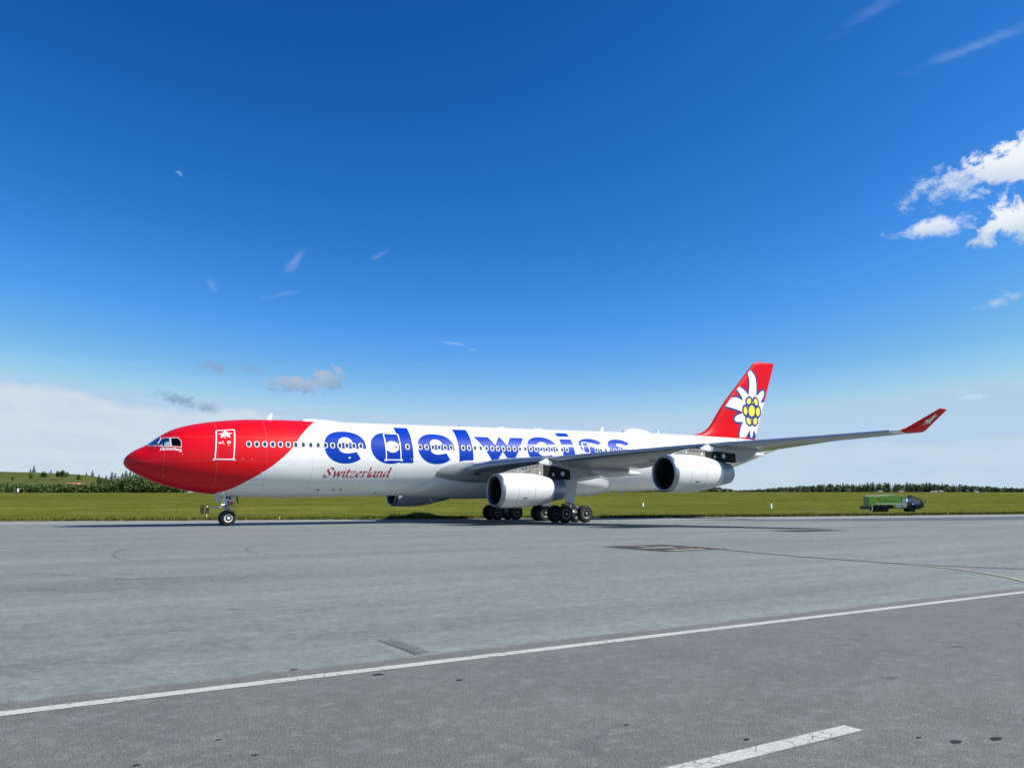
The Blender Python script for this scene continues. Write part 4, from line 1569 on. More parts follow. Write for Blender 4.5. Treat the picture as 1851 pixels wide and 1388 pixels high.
# main gears ------------------------------------------------------
for y0 in (5.34, -5.34):
    mg = empty('main_landing_gear', (0, y0, 0), (0, TILT, 0), plane)
    so = 1 if y0 > 0 else -1
    for xx in (-.99, .99):
        for s in (1, -1):
            wheel(mg, (xx, s * .70, .697), 'main')
        b = MB(); b.tube([(xx, -.6, .697), (xx, .6, .697)], .09, 12); b.obj('axle', M['strut'], mg, smooth=True)
    b = MB()
    b.tube([(-1.05, 0, .70), (0, 0, .80), (1.05, 0, .70)], [.13, .19, .13], 14)
    b.obj('bogie_beam', M['strut'], mg, smooth=True)
    b = MB(); b.tube([(0, 0, .75), (.02, 0, 1.75)], .135, 18); b.obj('oleo', M['chrome'], mg, smooth=True)
    b = MB(); b.tube([(.02, 0, 1.6), (.08, so * .1, 4.1)], .20, 20); b.tube([(.02, 0, 1.58), (.02, 0, 1.72)], .25, 18); b.obj('strut', M['gdoor'], mg, smooth=True)
    b = MB()
    for s in (.11, -.11):
        b.tube([(.16, s, 1.62), (.62, s, 1.22), (.2, s, .88)], .05, 8)
        b.tube([(-.16, s, 1.7), (-.68, s, 1.32), (-.95, s, .85)], .04, 8)
    b.tube([(.62, -.2, 1.22), (.62, .2, 1.22)], .06, 8)
    b.obj('torque_link', M['strut'], mg)
    b = MB()
    b.tube([(-.9, .1, .95), (-.78, .1, 1.55), (-.5, .12, 1.3), (-.2, .1, 1.6)], .028, 6)
    b.tube([(-.78, -.08, 1.5), (-.45, -.1, 1.05)], .03, 6)
    b.tube([(-.85, .14, 1.5), (-.3, .14, 1.02)], .025, 6)
    b.tube([(.25, .12, 1.3), (.7, .14, 1.2), (.95, .12, .95)], .026, 6)
    b.tube([(.2, -.12, 1.5), (.8, -.12, 1.0)], .024, 6)
    b.obj('hydraulic_hose', M['hose'], mg)
    b = MB(); b.tube([(.03, 0, 2.0), (.1, -so * 2.2, 3.2)], .09, 12); b.tube([(.03, 0, 2.3), (1.2, -so * .6, 3.6)], .08, 12); b.obj('side_stay', M['strut'], mg, smooth=True)
    b = MB()
    yo = so * .62
    b.hexa([(-.92, yo, 1.60), (.02, yo, 1.68), (.02, yo + so * .05, 1.68), (-.92, yo + so * .05, 1.60), (-1.15, yo + so * .35, 3.95), (.10, yo + so * .35, 3.75), (.10, yo + so * .40, 3.75), (-1.15, yo + so * .40, 3.95)])
    b.obj('gear_door', M['gdoor'], mg)
    for k, xx in enumerate((-.99, .99)):
        b = MB(); b.tube([(xx, .08, .55), (xx * .4, .08, .62)], .03, 6); b.tube([(xx, -.08, .55), (xx * .4, -.08, .62)], .03, 6); b.obj('brake_rod', M['strut'], mg)
cg = empty('centre_landing_gear', (.75, 0, gz(.75)), (0, TILT, 0), plane)
for s in (1, -1):
    wheel(cg, (0, s * .49, .697), 'main')
b = MB(); b.tube([(0, -.4, .69), (0, .4, .69)], .09, 12); b.obj('axle', M['strut'], cg, smooth=True)
b = MB(); b.tube([(0, 0, .7), (0, 0, 2.5)], .15, 16); b.obj('strut', M['strut'], cg, smooth=True)
b = MB(); b.hexa([(-.45, .86, 1.28), (.35, .86, 1.28), (.35, .90, 1.28), (-.45, .90, 1.28), (-.5, .80, 2.3), (.4, .80, 2.3), (.4, .84, 2.3), (-.5, .84, 2.3)]); b.obj('gear_door', M['gdoor'], cg)
b = MB(); b.tube([(0, 0, 1.4), (-1.2, 0, 2.3)], .07, 10); b.box((-.95, .35, 1.62), (.7, .04, .34)); b.obj('drag_stay', M['strut'], cg)

# ================================================================== ground
def W2(D, L, z=0.0):
    """a point D metres ahead of the camera's foot and L metres to its right"""
    p = Vector((CAM.x, CAM.y, 0)) + H_ * D + R_ * L
    return (p.x, p.y, z)


def DL(x, y):
    dx_, dy_ = x - CAM.x, y - CAM.y
    return dx_ * H_.x + dy_ * H_.y, dx_ * R_.x + dy_ * R_.y


EX = np.array([-400, -120, -40, -7.3, 2.6, 24.3, 46, 74.2, 112.3, 170, 300, 600])
EY = np.array([-110, -50, -30.5, -22.0, -19.0, -13.2, -7.4, -1.2, 2.5, 4.5, 6, 8])
SX = np.array([-400, -120, -40, -6.9, 1.5, 24, 44.3, 62.6, 90.5, 130, 170, 300, 600])
SY = np.array([-98, -38, -19.5, -10.8, -7.7, -2.2, 3.0, 7.2, 10.2, 8, 6.5, 7.2, 9.2])


def edge_y(x):
    """ragged line where the grass begins"""
    return float(np.interp(x, EX, EY)) + .22 * math.sin(x * 1.3) + .2 * math.sin(x * 2.9 + 1) + .16 * math.sin(x * 6.1 + 2) + .3 * math.sin(x * .31)


def HT(D, L):
    lf = np.interp(D, [55, 80, 110, 170, 230, 300, 400, 1000, 3000], [0, .15, 1.0, 2.7, 4.2, 5.2, 6.0, 9, 14])
    rt_ = np.interp(D, [55, 80, 130, 171, 205, 260, 340, 420, 480, 560, 1000, 3000], [0, .03, -.35, -.58, -.2, 1.6, 4.5, 6.6, 7.6, 8.2, 9.5, 12])
    t = float(sstep(-55, 45, L * 200 / max(D, 60)))
    return float(lf) * (1 - t) + float(rt_) * t


def asphalt():
    q = Mat('asphalt')
    P = q.pos()
    x, y, z = q.sep(P)
    g1 = q.noise(84, 3, 0.75, P)
    g2 = q.noise(22, 5, 0.65, P)
    g3 = q.noise(.9, 6, 0.6, q.pos((1, 1, 1)))
    g4 = q.noise(.22, 5, 0.6, q.pos((.35, 1, 1)))
    st = q.noise(.5, 6, 0.62, q.pos((.06, 1.0, 1)))
    g5 = q.noise(7.0, 3, 0.75, P)
    g6 = q.noise(2.2, 4, 0.75, q.pos((.7, 1.2, 1)))
    spk = q.mr(g1, .53, .63)
    drk = q.mr(g1, .47, .36)
    edge = q.math('ADD', y, q.math('MULTIPLY', q.math('SUBTRACT', q.noise(2.2, 5, .6, P), .5), .22))
    zone = q.mr(edge, 48.86, 48.98)
    far = q.mix(q.mr(g4, .36, .66), (0.142, 0.174, 0.158), (0.200, 0.234, 0.212))
    far = q.mix(q.math('MULTIPLY', q.mr(st, .50, .66), .6), far, (0.262, 0.295, 0.268))
    far = q.mix(q.math('MULTIPLY', q.mr(st, .46, .32), .6), far, (0.096, 0.118, 0.110))
    near = q.mix(q.mr(g3, .35, .68), (0.096, 0.101, 0.084), (0.130, 0.135, 0.115))
    near = q.mix(q.math('MULTIPLY', q.mr(g4, .5, .7), .5), near, (0.150, 0.138, 0.128))
    brown = q.mr(q.math('ABSOLUTE', q.math('SUBTRACT', edge, 49.2)), .5, .1)
    near = q.mix(q.math('MULTIPLY', brown, .35), near, (0.150, 0.128, 0.108))
    c = q.mix(zone, far, near)
    c = q.mix(q.math('MULTIPLY', spk, .75), c, (0.44, 0.44, 0.42))
    c = q.mix(q.math('MULTIPLY', drk, .85), c, (0.030, 0.031, 0.032))
    c = q.mix(q.math('MULTIPLY', q.mr(g2, .60, .46), .30), c, (0.07, 0.072, 0.075))
    ve = q.n('ShaderNodeTexVoronoi', feature='DISTANCE_TO_EDGE')
    wv = q.n('ShaderNodeVectorMath', operation='ADD')
    nzz = q.n('ShaderNodeTexNoise'); nzz.inputs['Scale'].default_value = .35; nzz.inputs['Detail'].default_value = 6
    q.nt.links.new(P, nzz.inputs['Vector'])
    sz = q.n('ShaderNodeVectorMath', operation='SCALE'); sz.inputs['Scale'].default_value = 4.0
    q.nt.links.new(nzz.outputs['Color'], sz.inputs[0])
    q.nt.links.new(q.pos((.6, 1, 1)), wv.inputs[0]); q.nt.links.new(sz.outputs[0], wv.inputs[1]); q.nt.links.new(wv.outputs[0], ve.inputs['Vector'])
    ve.inputs['Scale'].default_value = .075
    crack = q.math('MULTIPLY', q.mr(ve.outputs['Distance'], .004, .0012), q.mr(q.noise(.5, 4, .6, P), .46, .58))
    c = q.mix(q.math('MULTIPLY', crack, .38), c, (.05, .052, .055))
    for gg, s0_, s1_ in ((g5, .30, .20), (g6, .20, .10)):
        st_ = q.mr(zone, 0.0, 1.0, s0_, s1_)
        c = q.mix(q.math('MULTIPLY', q.mr(gg, .50, .34), st_), c, (.060, .066, .066))
        c = q.mix(q.math('MULTIPLY', q.mr(gg, .52, .68), st_), c, (.33, .35, .335))
    # small dark stains and pock marks
    vo = q.n('ShaderNodeTexVoronoi', feature='F1')
    q.nt.links.new(q.pos((.55, 1.3, 1)), vo.inputs['Vector'])
    vo.inputs['Scale'].default_value = .8
    spots = q.math('MULTIPLY', q.mr(q.math('ADD', vo.outputs['Distance'], q.math('MULTIPLY', q.math('SUBTRACT', g2, .5), .10)), .05, .025), q.math('GREATER_THAN', q.sep(vo.outputs['Color'])[0], .62))
    c = q.mix(q.math('MULTIPLY', spots, .75), c, (.035, .037, .042))
    q.base(c, q.mr(g2, .3, .7, .72, .9), 0, 0, .35)
    q.bump(q.math('ADD', q.math('MULTIPLY', g1, .7), q.math('MULTIPLY', g2, .4)), .5, .005)
    return q.m


M['asphalt'] = asphalt()
q = Mat('concrete shoulder')
_P = q.pos()
_n1, _n2 = q.noise(1.6, 6, .65, q.pos((.25, 1, 1))), q.noise(30, 4, .6, _P)
_c = q.mix(q.mr(_n1, .32, .68), (.17, .172, .152), (.285, .28, .25))
_c = q.mix(q.math('MULTIPLY', q.mr(_n2, .55, .4), .3), _c, (.15, .15, .14))
q.base(_c, .9)
M['shoulder'] = q.m

xs = np.concatenate([np.linspace(-400, -60, 18), np.linspace(-55, 140, 200), np.linspace(150, 600, 25)])
v, f = [], []
ys_t = [0, .08, .3, .6, 1]
for x in xs:
    e0 = edge_y(x) - 1.0
    for t in ys_t:
        v.append((x, e0 + (400 - e0) * t, 0.0))
f = grid_faces(len(xs), len(ys_t))
tag(mk('apron', v, f, M['asphalt']), kind='structure')
v = []
for x in xs:
    s = float(np.interp(x, SX, SY)); e = edge_y(x) - .8
    for t in (0, .5, 1):
        v.append((x, e - .5 + (max(s, e + .05) - e + .5) * t, .004))
tag(mk('taxiway_shoulder', v, grid_faces(len(xs), 3), M['shoulder']), kind='structure')


q = Mat('dark asphalt')
_n1, _n2 = q.noise(.6, 6, .65, q.pos((.08, 1, 1))), q.noise(25, 4, .6, q.pos())
_c = q.mix(q.mr(_n1, .35, .65), (.060, .068, .075), (.125, .138, .142))
q.base(q.mix(q.math('MULTIPLY', q.mr(_n2, .55, .4), .4), _c, (.04, .04, .045)), .6, 0, 0, .4)
M['asphalt_dark'] = q.m
v = []
for x in np.linspace(44, 220, 60):
    s = float(np.interp(x, SX, SY))
    w_ = float(np.interp(x, [44, 50, 60, 75, 90, 220], [.1, 5, 9.5, 11.5, 13, 15]))
    for t in (0, 1):
        v.append((x, s + .01 + w_ * t, .004))
tag(mk('taxiway_edge_band', v, grid_faces(60, 2), M['asphalt_dark']), kind='structure')


def grassmat(name, ca, cb, cd, streak=1.0):
    q = Mat(name)
    P = q.pos()
    # mowing lines run parallel with the taxiway
    rot = q.n('ShaderNodeMapping')
    rot.inputs['Rotation'].default_value = (0, 0, -.32)
    q.nt.links.new(P, rot.inputs['Vector'])
    sc = q.n('ShaderNodeVectorMath', operation='MULTIPLY')
    q.nt.links.new(rot.outputs[0], sc.inputs[0]); sc.inputs[1].default_value = (.02, .36, 1)
    s1 = q.noise(1.0, 5, .6, sc.outputs[0])
    sc2 = q.n('ShaderNodeVectorMath', operation='MULTIPLY')
    q.nt.links.new(rot.outputs[0], sc2.inputs[0]); sc2.inputs[1].default_value = (.09, 1.1, 1)
    s2 = q.noise(1.0, 6, .7, sc2.outputs[0])
    n1 = q.noise(.05, 5, .6, P)
    n2 = q.noise(3.0, 5, .7, P)
    c = q.mix(q.mr(n1, .35, .65), ca, cb)
    c = q.mix(q.math('MULTIPLY', q.mr(s1, .50, .40), .85 * streak), c, cd)
    c = q.mix(q.math('MULTIPLY', q.mr(s1, .53, .64), .6 * streak), c, (.19, .172, .044))
    c = q.mix(q.math('MULTIPLY', q.mr(n2, .5, .3), .3), c, tuple(t * .6 for t in cd))
    n3 = q.noise(.35, 5, .7, q.pos((.5, 1.2, 1)))
    c = q.mix(q.math('MULTIPLY', q.mr(n3, .50, .36), .6), c, tuple(t * .9 for t in cd))
    c = q.mix(q.math('MULTIPLY', q.mr(n3, .54, .68), .45), c, (.17, .155, .055))
    c = q.mix(q.math('MULTIPLY', q.mr(s2, .48, .34), .7), c, tuple(t * .8 for t in cd))
    c = q.mix(q.math('MULTIPLY', q.mr(s2, .54, .68), .55), c, (.175, .172, .052))
    q.base(c, .95, 0, 0, .0)
    q.bump(n2, 1.0, .08)
    return q.m


M['grass'] = grassmat('mown grass', (.098, .114, .018), (.128, .134, .024), (.056, .072, .011))
M['hillgrass'] = grassmat('hill grass', (.066, .088, .024), (.092, .108, .034), (.044, .062, .016), .5)
us = np.concatenate([np.linspace(-400, -80, 14), np.linspace(-70, -32, 30), np.linspace(-31.5, 130, 420), np.linspace(132, 210, 40), np.linspace(225, 600, 18)])
vs_ = np.concatenate([[0, .3, .8, 1.6, 3, 5, 8, 12, 17, 23], np.linspace(30, 420, 40), np.linspace(440, 1600, 16), [2200, 3200]])
v = []
for x in us:
    ey = edge_y(x)
    for t in vs_:
        px, py = x + H_.x * t, ey + H_.y * t
        D, L = DL(px, py)
        k = float(sstep(9, 48, t))
        v.append((px, py, .035 + .05 * min(1, t / 1.5) + k * HT(D, L)))
tag(mk('grass_field', v, grid_faces(len(us), len(vs_)), M['grass'], smooth=True), kind='structure')


def gh(D, L):
    """height of the grass at a place"""
    x, y, _ = W2(D, L)
    # distance beyond the grass edge along the view direction
    t = 0.0
    lo, hi = 0.0, 400.0
    for _ in range(30):
        mid = (lo + hi) / 2
        px, py = x - H_.x * mid, y - H_.y * mid
        if py > edge_y(px): hi = mid
        else: lo = mid
    t = lo
    return .085 + float(sstep(9, 48, t)) * HT(D, L)


# ---- painted markings
M['wline'] = Mat('white road paint')
q = M['wline']
_P = q.pos()
_v = q.n('ShaderNodeTexVoronoi', feature='DISTANCE_TO_EDGE')
_w = q.n('ShaderNodeVectorMath', operation='ADD')
_nz = q.n('ShaderNodeTexNoise'); _nz.inputs['Scale'].default_value = 6; q.nt.links.new(_P, _nz.inputs['Vector'])
_s = q.n('ShaderNodeVectorMath', operation='SCALE'); _s.inputs['Scale'].default_value = .12; q.nt.links.new(_nz.outputs['Color'], _s.inputs[0])
q.nt.links.new(_P, _w.inputs[0]); q.nt.links.new(_s.outputs[0], _w.inputs[1]); q.nt.links.new(_w.outputs[0], _v.inputs['Vector'])
_v.inputs['Scale'].default_value = 7
_cr = q.mr(_v.outputs['Distance'], .035, .012)
_cr = q.math('MULTIPLY', _cr, q.mr(q.noise(1.1, 3, .5, _P), .44, .56))
_g = q.noise(110, 3, .7, _P)
_c = q.mix(q.mr(_g, .62, .40), (.58, .575, .53), (.30, .30, .275))
_c = q.mix(q.math('MULTIPLY', q.mr(q.noise(14, 5, .7, _P), .56, .70), .45), _c, (.22, .22, .21))
_c = q.mix(q.math('MULTIPLY', _cr, .85), _c, (.06, .06, .06))
q.base(_c, .8, 0, 0, .3)
q.bump(_g, .6, .004)
M['wline'] = q.m
q = Mat('faded yellow paint')
_P = q.pos()
_n = q.noise(9, 6, .7, q.pos((1, 1, 1)))
q.base(q.mix(q.mr(_n, .38, .6), (.075, .075, .070), (.17, .15, .11)), .85, 0, 0, .2)
M['yline'] = q.m
q = Mat('pale yellow paint')
_n = q.noise(7, 6, .7, q.pos((1, 1, 1)))
q.base(q.mix(q.mr(_n, .3, .6), (.14, .13, .105), (.40, .36, .25)), .8, 0, 0, .2)
M['yline2'] = q.m
q = Mat('black road paint')
_n = q.noise(5, 6, .7, q.pos((1, 1, 1)))
q.base(q.mix(q.mr(_n, .3, .7), (.022, .023, .030), (.045, .047, .054)), .75, 0, 0, .3)
M['bline'] = q.m


def sheet(name, quads, mat, z=.004, kind='structure', jag=0.0):
    v, f = [], []
    for qd in quads:
        b = len(v)
        v += [(p_[0], p_[1], z) for p_ in qd]
        f.append((b, b + 1, b + 2, b + 3))
    o = mk(name, v, f, mat)
    return tag(o, kind=kind)


def strip(name, pts, w, mat, z=.004, ws=None):
    pts = [Vector((p_[0], p_[1], 0)) for p_ in pts]
    # resample
    o = []
    N = len(pts)
    for i in range(N - 1):
        p0, p1, p2, p3 = pts[max(i - 1, 0)], pts[i], pts[i + 1], pts[min(i + 2, N - 1)]
        for k in range(8):
            t = k / 8
            o.append(.5 * (2 * p1 + (p2 - p0) * t + (2 * p0 - 5 * p1 + 4 * p2 - p3) * t * t + (3 * p1 - p0 - 3 * p2 + p3) * t**3))
    o.append(pts[-1])
    v = []
    for i, p_ in enumerate(o):
        d = (o[min(i + 1, len(o) - 1)] - o[max(i - 1, 0)]).normalized()
        n_ = Vector((-d.y, d.x, 0))
        ww = w if ws is None else w * float(np.interp(i / (len(o) - 1), np.linspace(0, 1, len(ws)), ws))
        v += [tuple(p_ + n_ * ww / 2 + Vector((0, 0, z))), tuple(p_ - n_ * ww / 2 + Vector((0, 0, z)))]
    return tag(mk(name, v, grid_faces(len(o), 2), mat), kind='structure')


sheet('edge_line', [[(-60 + 8 * k, 49.24), (-52 + 8 * k, 49.24), (-52 + 8 * k, 49.40), (-60 + 8 * k, 49.40)] for k in range(25)], M['wline'])
for x1 in (.465, 12.465, 24.465):
    sheet('dashed_line', [[(x1 - 6, 52.99), (x1, 52.99), (x1, 53.145), (x1 - 6, 53.145)]], M['wline'])
# black painted sign with yellow border and faded characters
sheet('ground_sign', [[(13.2, 33.65), (16.3, 33.65), (16.3, 37.2), (13.2, 37.2)]], M['bline'], .004)
bq = []
for (a, b_, c_, d_) in ((13.1, 33.55, 16.4, 33.65), (13.1, 37.2, 16.4, 37.3), (13.1, 33.65, 13.2, 37.2), (16.3, 33.65, 16.4, 37.2)):
    bq.append([(a, b_), (c_, b_), (c_, d_), (a, d_)])
sheet('ground_sign_border', bq, M['yline2'], .008)
ch = []
for k, yy in enumerate((34.15, 34.95, 35.75, 36.45)):       # four worn characters, each a few broad strokes
    segs = [((14.0, 0), (15.5, 0)), ((15.5, 0), (15.5, .42)), ((14.75, 0), (14.75, .35))] if k % 2 == 0 else [((14.0, .1), (15.5, .38)), ((14.0, 0), (14.0, .42))]
    for (a, b_) in segs:
        x0, x1 = min(a[0], b_[0]) - .07, max(a[0], b_[0]) + .07
        y0, y1 = yy + min(a[1], b_[1]) - .05, yy + max(a[1], b_[1]) + .05
        ch.append([(x0, y0), (x1, y0), (x1, y1), (x0, y1)])
o = sheet('ground_sign_characters', ch, M['yline2'], .008)
for i, vv in enumerate(o.data.vertices):
    vv.co.z += .0004 * (i // 4)
strip('taxiway_centreline', [(16.2, 36.2), (15.8, 37.6), (15.25, 40.9), (15.28, 44.4)], .16, M['yline'], .012)
strip('taxiway_centreline', [(15.28, 44.45), (14.6, 46.4), (12.9, 48.5), (9.8, 50.4), (5, 52.2)], .14, M['yline2'], .012)
strip('taxiway_centreline', [(15.3, 44.4), (15.9, 46.0), (16.6, 46.9), (19, 48.2)], .14, M['yline'], .016)
strip('taxiway_centreline', [(22, 27.2), (28, 25.8), (36, 24.6), (60, 23)], .2, M['yline'], .004)
sheet('ground_sign', [[(31.5, 26.0), (36, 26.0), (36, 28.2), (31.5, 28.2)]], M['bline'], .008)

# tyre marks
q = Mat('rubber streak')
q.nt.nodes.remove(q.p)
_t = q.n('ShaderNodeBsdfTransparent'); _d = q.n('ShaderNodeBsdfDiffuse'); _d.inputs[0].default_value = (.03, .032, .036, 1)
_m = q.n('ShaderNodeMixShader')
_a = q.math('MULTIPLY', q.mr(q.noise(2.3, 6, .75, q.pos((1, 1, 1))), .43, .66), q.mr(q.noise(40, 3, .6, q.pos()), .35, .6, .25, .75))
q.nt.links.new(_a, _m.inputs[0]); q.nt.links.new(_t.outputs[0], _m.inputs[1]); q.nt.links.new(_d.outputs[0], _m.inputs[2])
q.nt.links.new(_m.outputs[0], q.nt.nodes['Material Output'].inputs[0])
M['rubber'] = q.m


TM = [([(-5.41, 34.77), (-4.75, 35.34), (-4.0, 36.43), (-3.21, 37.8), (-2.39, 38.29), (-1.19, 38.59), (-.25, 38.7), (1.5, 38.3)], .10),
      ([(-5.11, 38.44), (-4.74, 39.01), (-4.29, 39.45), (-3.66, 39.89), (-2.75, 40.39), (-1.43, 40.91), (.3, 41.3)], .07),
      ([(-5.3, 38.9), (-4.4, 39.75), (-3.4, 40.3), (-2.2, 40.8)], .05),
      ([(-5.08, 40.06), (-4.31, 40.33), (-3.5, 40.31)], .05),
      ([(-3.37, 42.84), (-2.36, 43.76), (-1.83, 44.37), (-1.08, 44.75), (-.36, 44.75), (.51, 44.72), (2.2, 44.0)], .05),
      ([(-5.19, 41.65), (-4.5, 41.58), (-3.78, 41.77)], .05),
      ([(-1.89, 33.18), (-2.53, 31.84), (-2.63, 29.34), (-2.05, 26.39), (-.59, 24.03)], .10),
      ([(4.08, 35.34), (2.2, 32.85), (1.42, 30.88), (1.59, 28.59), (2.69, 26.0), (5.65, 22.65)], .12),
      ([(-3.26, 45.72), (-2.99, 45.89), (-2.8, 46.16)], .05), ([(-2.25, 46.49), (-1.85, 46.58)], .05),
      ([(6.82, 47.3), (7.29, 47.87)], .10), ([(6.41, 42.74), (7.67, 43.19), (9.64, 43.03)], .07), ([(15.19, 42.81), (19.66, 42.82), (24.03, 43.2)], .08),
      ([(-20, 21), (0, 18.5), (20, 18.5), (50, 17.5)], .45), ([(-20, 14), (10, 12), (40, 12.5), (70, 13.5)], .5), ([(4, 31), (14, 27.5), (30, 24)], .12), ([(-2, 36), (8, 32), (20, 28.8)], .08)]
for k, (pts, w) in enumerate(TM):
    strip('tyre_mark', pts, w, M['rubber'], .005 + .0004 * k, ws=(.2, 1, 1, .9, .15))
_r2 = Mat('dark rubber skid')
_n = _r2.noise(30, 4, .7, _r2.pos((3, 1, 1)))
_r2.base(_r2.mix(_r2.mr(_n, .40, .62), (.035, .037, .042), (.16, .18, .17)), .8, 0, 0, .2)
M['skid'] = _r2.m
for k in range(4):
    strip('tyre_mark', [(-1.17 + .045 * k, 47.82 + .03 * k), (-1.14 + .045 * k, 48.3), (-1.14 + .05 * k, 48.86 - .02 * k)], .024, M['skid'], .013 + .0006 * k)
q = Mat('tar patch'); q.base((.022, .023, .026), .75, 0, 0, .2); M['tar'] = q.m
for (cx_, cy_, r_) in ((.78, 53.65, .038), (1.09, 53.76, .04), (.65, 53.46, .018), (-1.88, 49.56, .045), (-1.31, 50.17, .03), (-3.61, 50.92, .016), (-4.16, 51.2, .018), (-3.47, 51.39, .016), (-.43, 52.85, .02), (-2.51, 48.91, .03), (-.92, 52.13, .016)):
    o = mk('tar_patch', [(cx_ + r_ * (1.3 + .3 * math.sin(3 * a)) * math.cos(a), cy_ + r_ * .8 * math.sin(a), .004) for a in np.linspace(0, 2 * math.pi, 15)[:-1]], [tuple(range(14))], M['tar'])
    tag(o, kind='structure')

# ---- grass blades along the edge and over the nearer field
q = Mat('grass blades')
_oi = q.n('ShaderNodeNewGeometry').outputs['Random Per Island']
_c = q.mix(_oi, (.050, .070, .011), (.165, .160, .036))
q.base(_c, .8, 0, 0, .05)
M['blade_g'] = q.m


def blades(name, spots, hmin, hmax, wid, n=4, label=None):
    v, f = [], []
    for (x, y, z) in spots:
        for _ in range(n):
            a = random.uniform(0, math.pi)
            h_ = random.uniform(hmin, hmax)
            ox, oy = random.gauss(0, .10), random.gauss(0, .10)
            w = wid * random.uniform(.6, 1.4)
            lx_, ly_ = random.gauss(0, .35) * h_, random.gauss(0, .35) * h_
            b = len(v)
            c, s = math.cos(a) * w, math.sin(a) * w
            v += [(x + ox - c, y + oy - s, z - .03), (x + ox + c, y + oy + s, z - .03), (x + ox + lx_, y + oy + ly_, z + h_)]
            f.append((b, b + 1, b + 2))
    o = mk(name, v, f, M['blade_g'])
    return tag(o, label, 'grass', kind='stuff')


sp = []
for _ in range(15000):
    x = random.uniform(-40, 150)
    t = abs(random.gauss(0, 1.7)) - .3
    sp.append((x + H_.x * t, edge_y(x) + H_.y * t, .06))
blades('verge_grass', sp, .06, .30, .04, 4, 'ragged uncut grass along the edge of the paved shoulder')
sp = []
for _ in range(7000):
    L = random.uniform(-1, 1)
    D = 62 + 150 * random.random()**1.3
    L = L * D * .72
    x, y, _z = W2(D, L)
    if y < edge_y(x) - .8:
        sp.append((x, y, gh(D, L)))
blades('field_grass', sp, .03, .10, .05, 3, 'short mown grass blades over the airfield')
# weeds at the edge behind the fuselage
sp = []
for px, n_ in ((708, 40), (745, 46), (785, 20)):
    for _ in range(n_):
        x = float(np.interp(px, [690, 790], [24.5, 28.6])) + random.gauss(0, .5)
        sp.append((x, edge_y(x) - 1.6 + random.gauss(0, .2), .09))
blades('weeds', sp, .25, .6, .035, 3, 'tall weeds growing at the paved edge behind the fuselage')

# ================================================================== things round the field
HEAD = YAW            # facing along image right
M['lime'] = simple('lime green truck paint', (.125, .31, .020), .45, 0, .15)
M['shutter'] = simple('grey roller shutter', (.34, .38, .44), .45, .3)
M['tglass'] = simple('truck glass', (.07, .11, .12), .06, 0, 1.0)
M['chas'] = simple('chassis black', (.012, .013, .015), .6)
M['ladder'] = simple('truck aluminium', (.45, .46, .47), .4, .6)
M['striperd'] = simple('red stripe', (.5, .02, .02), .5)


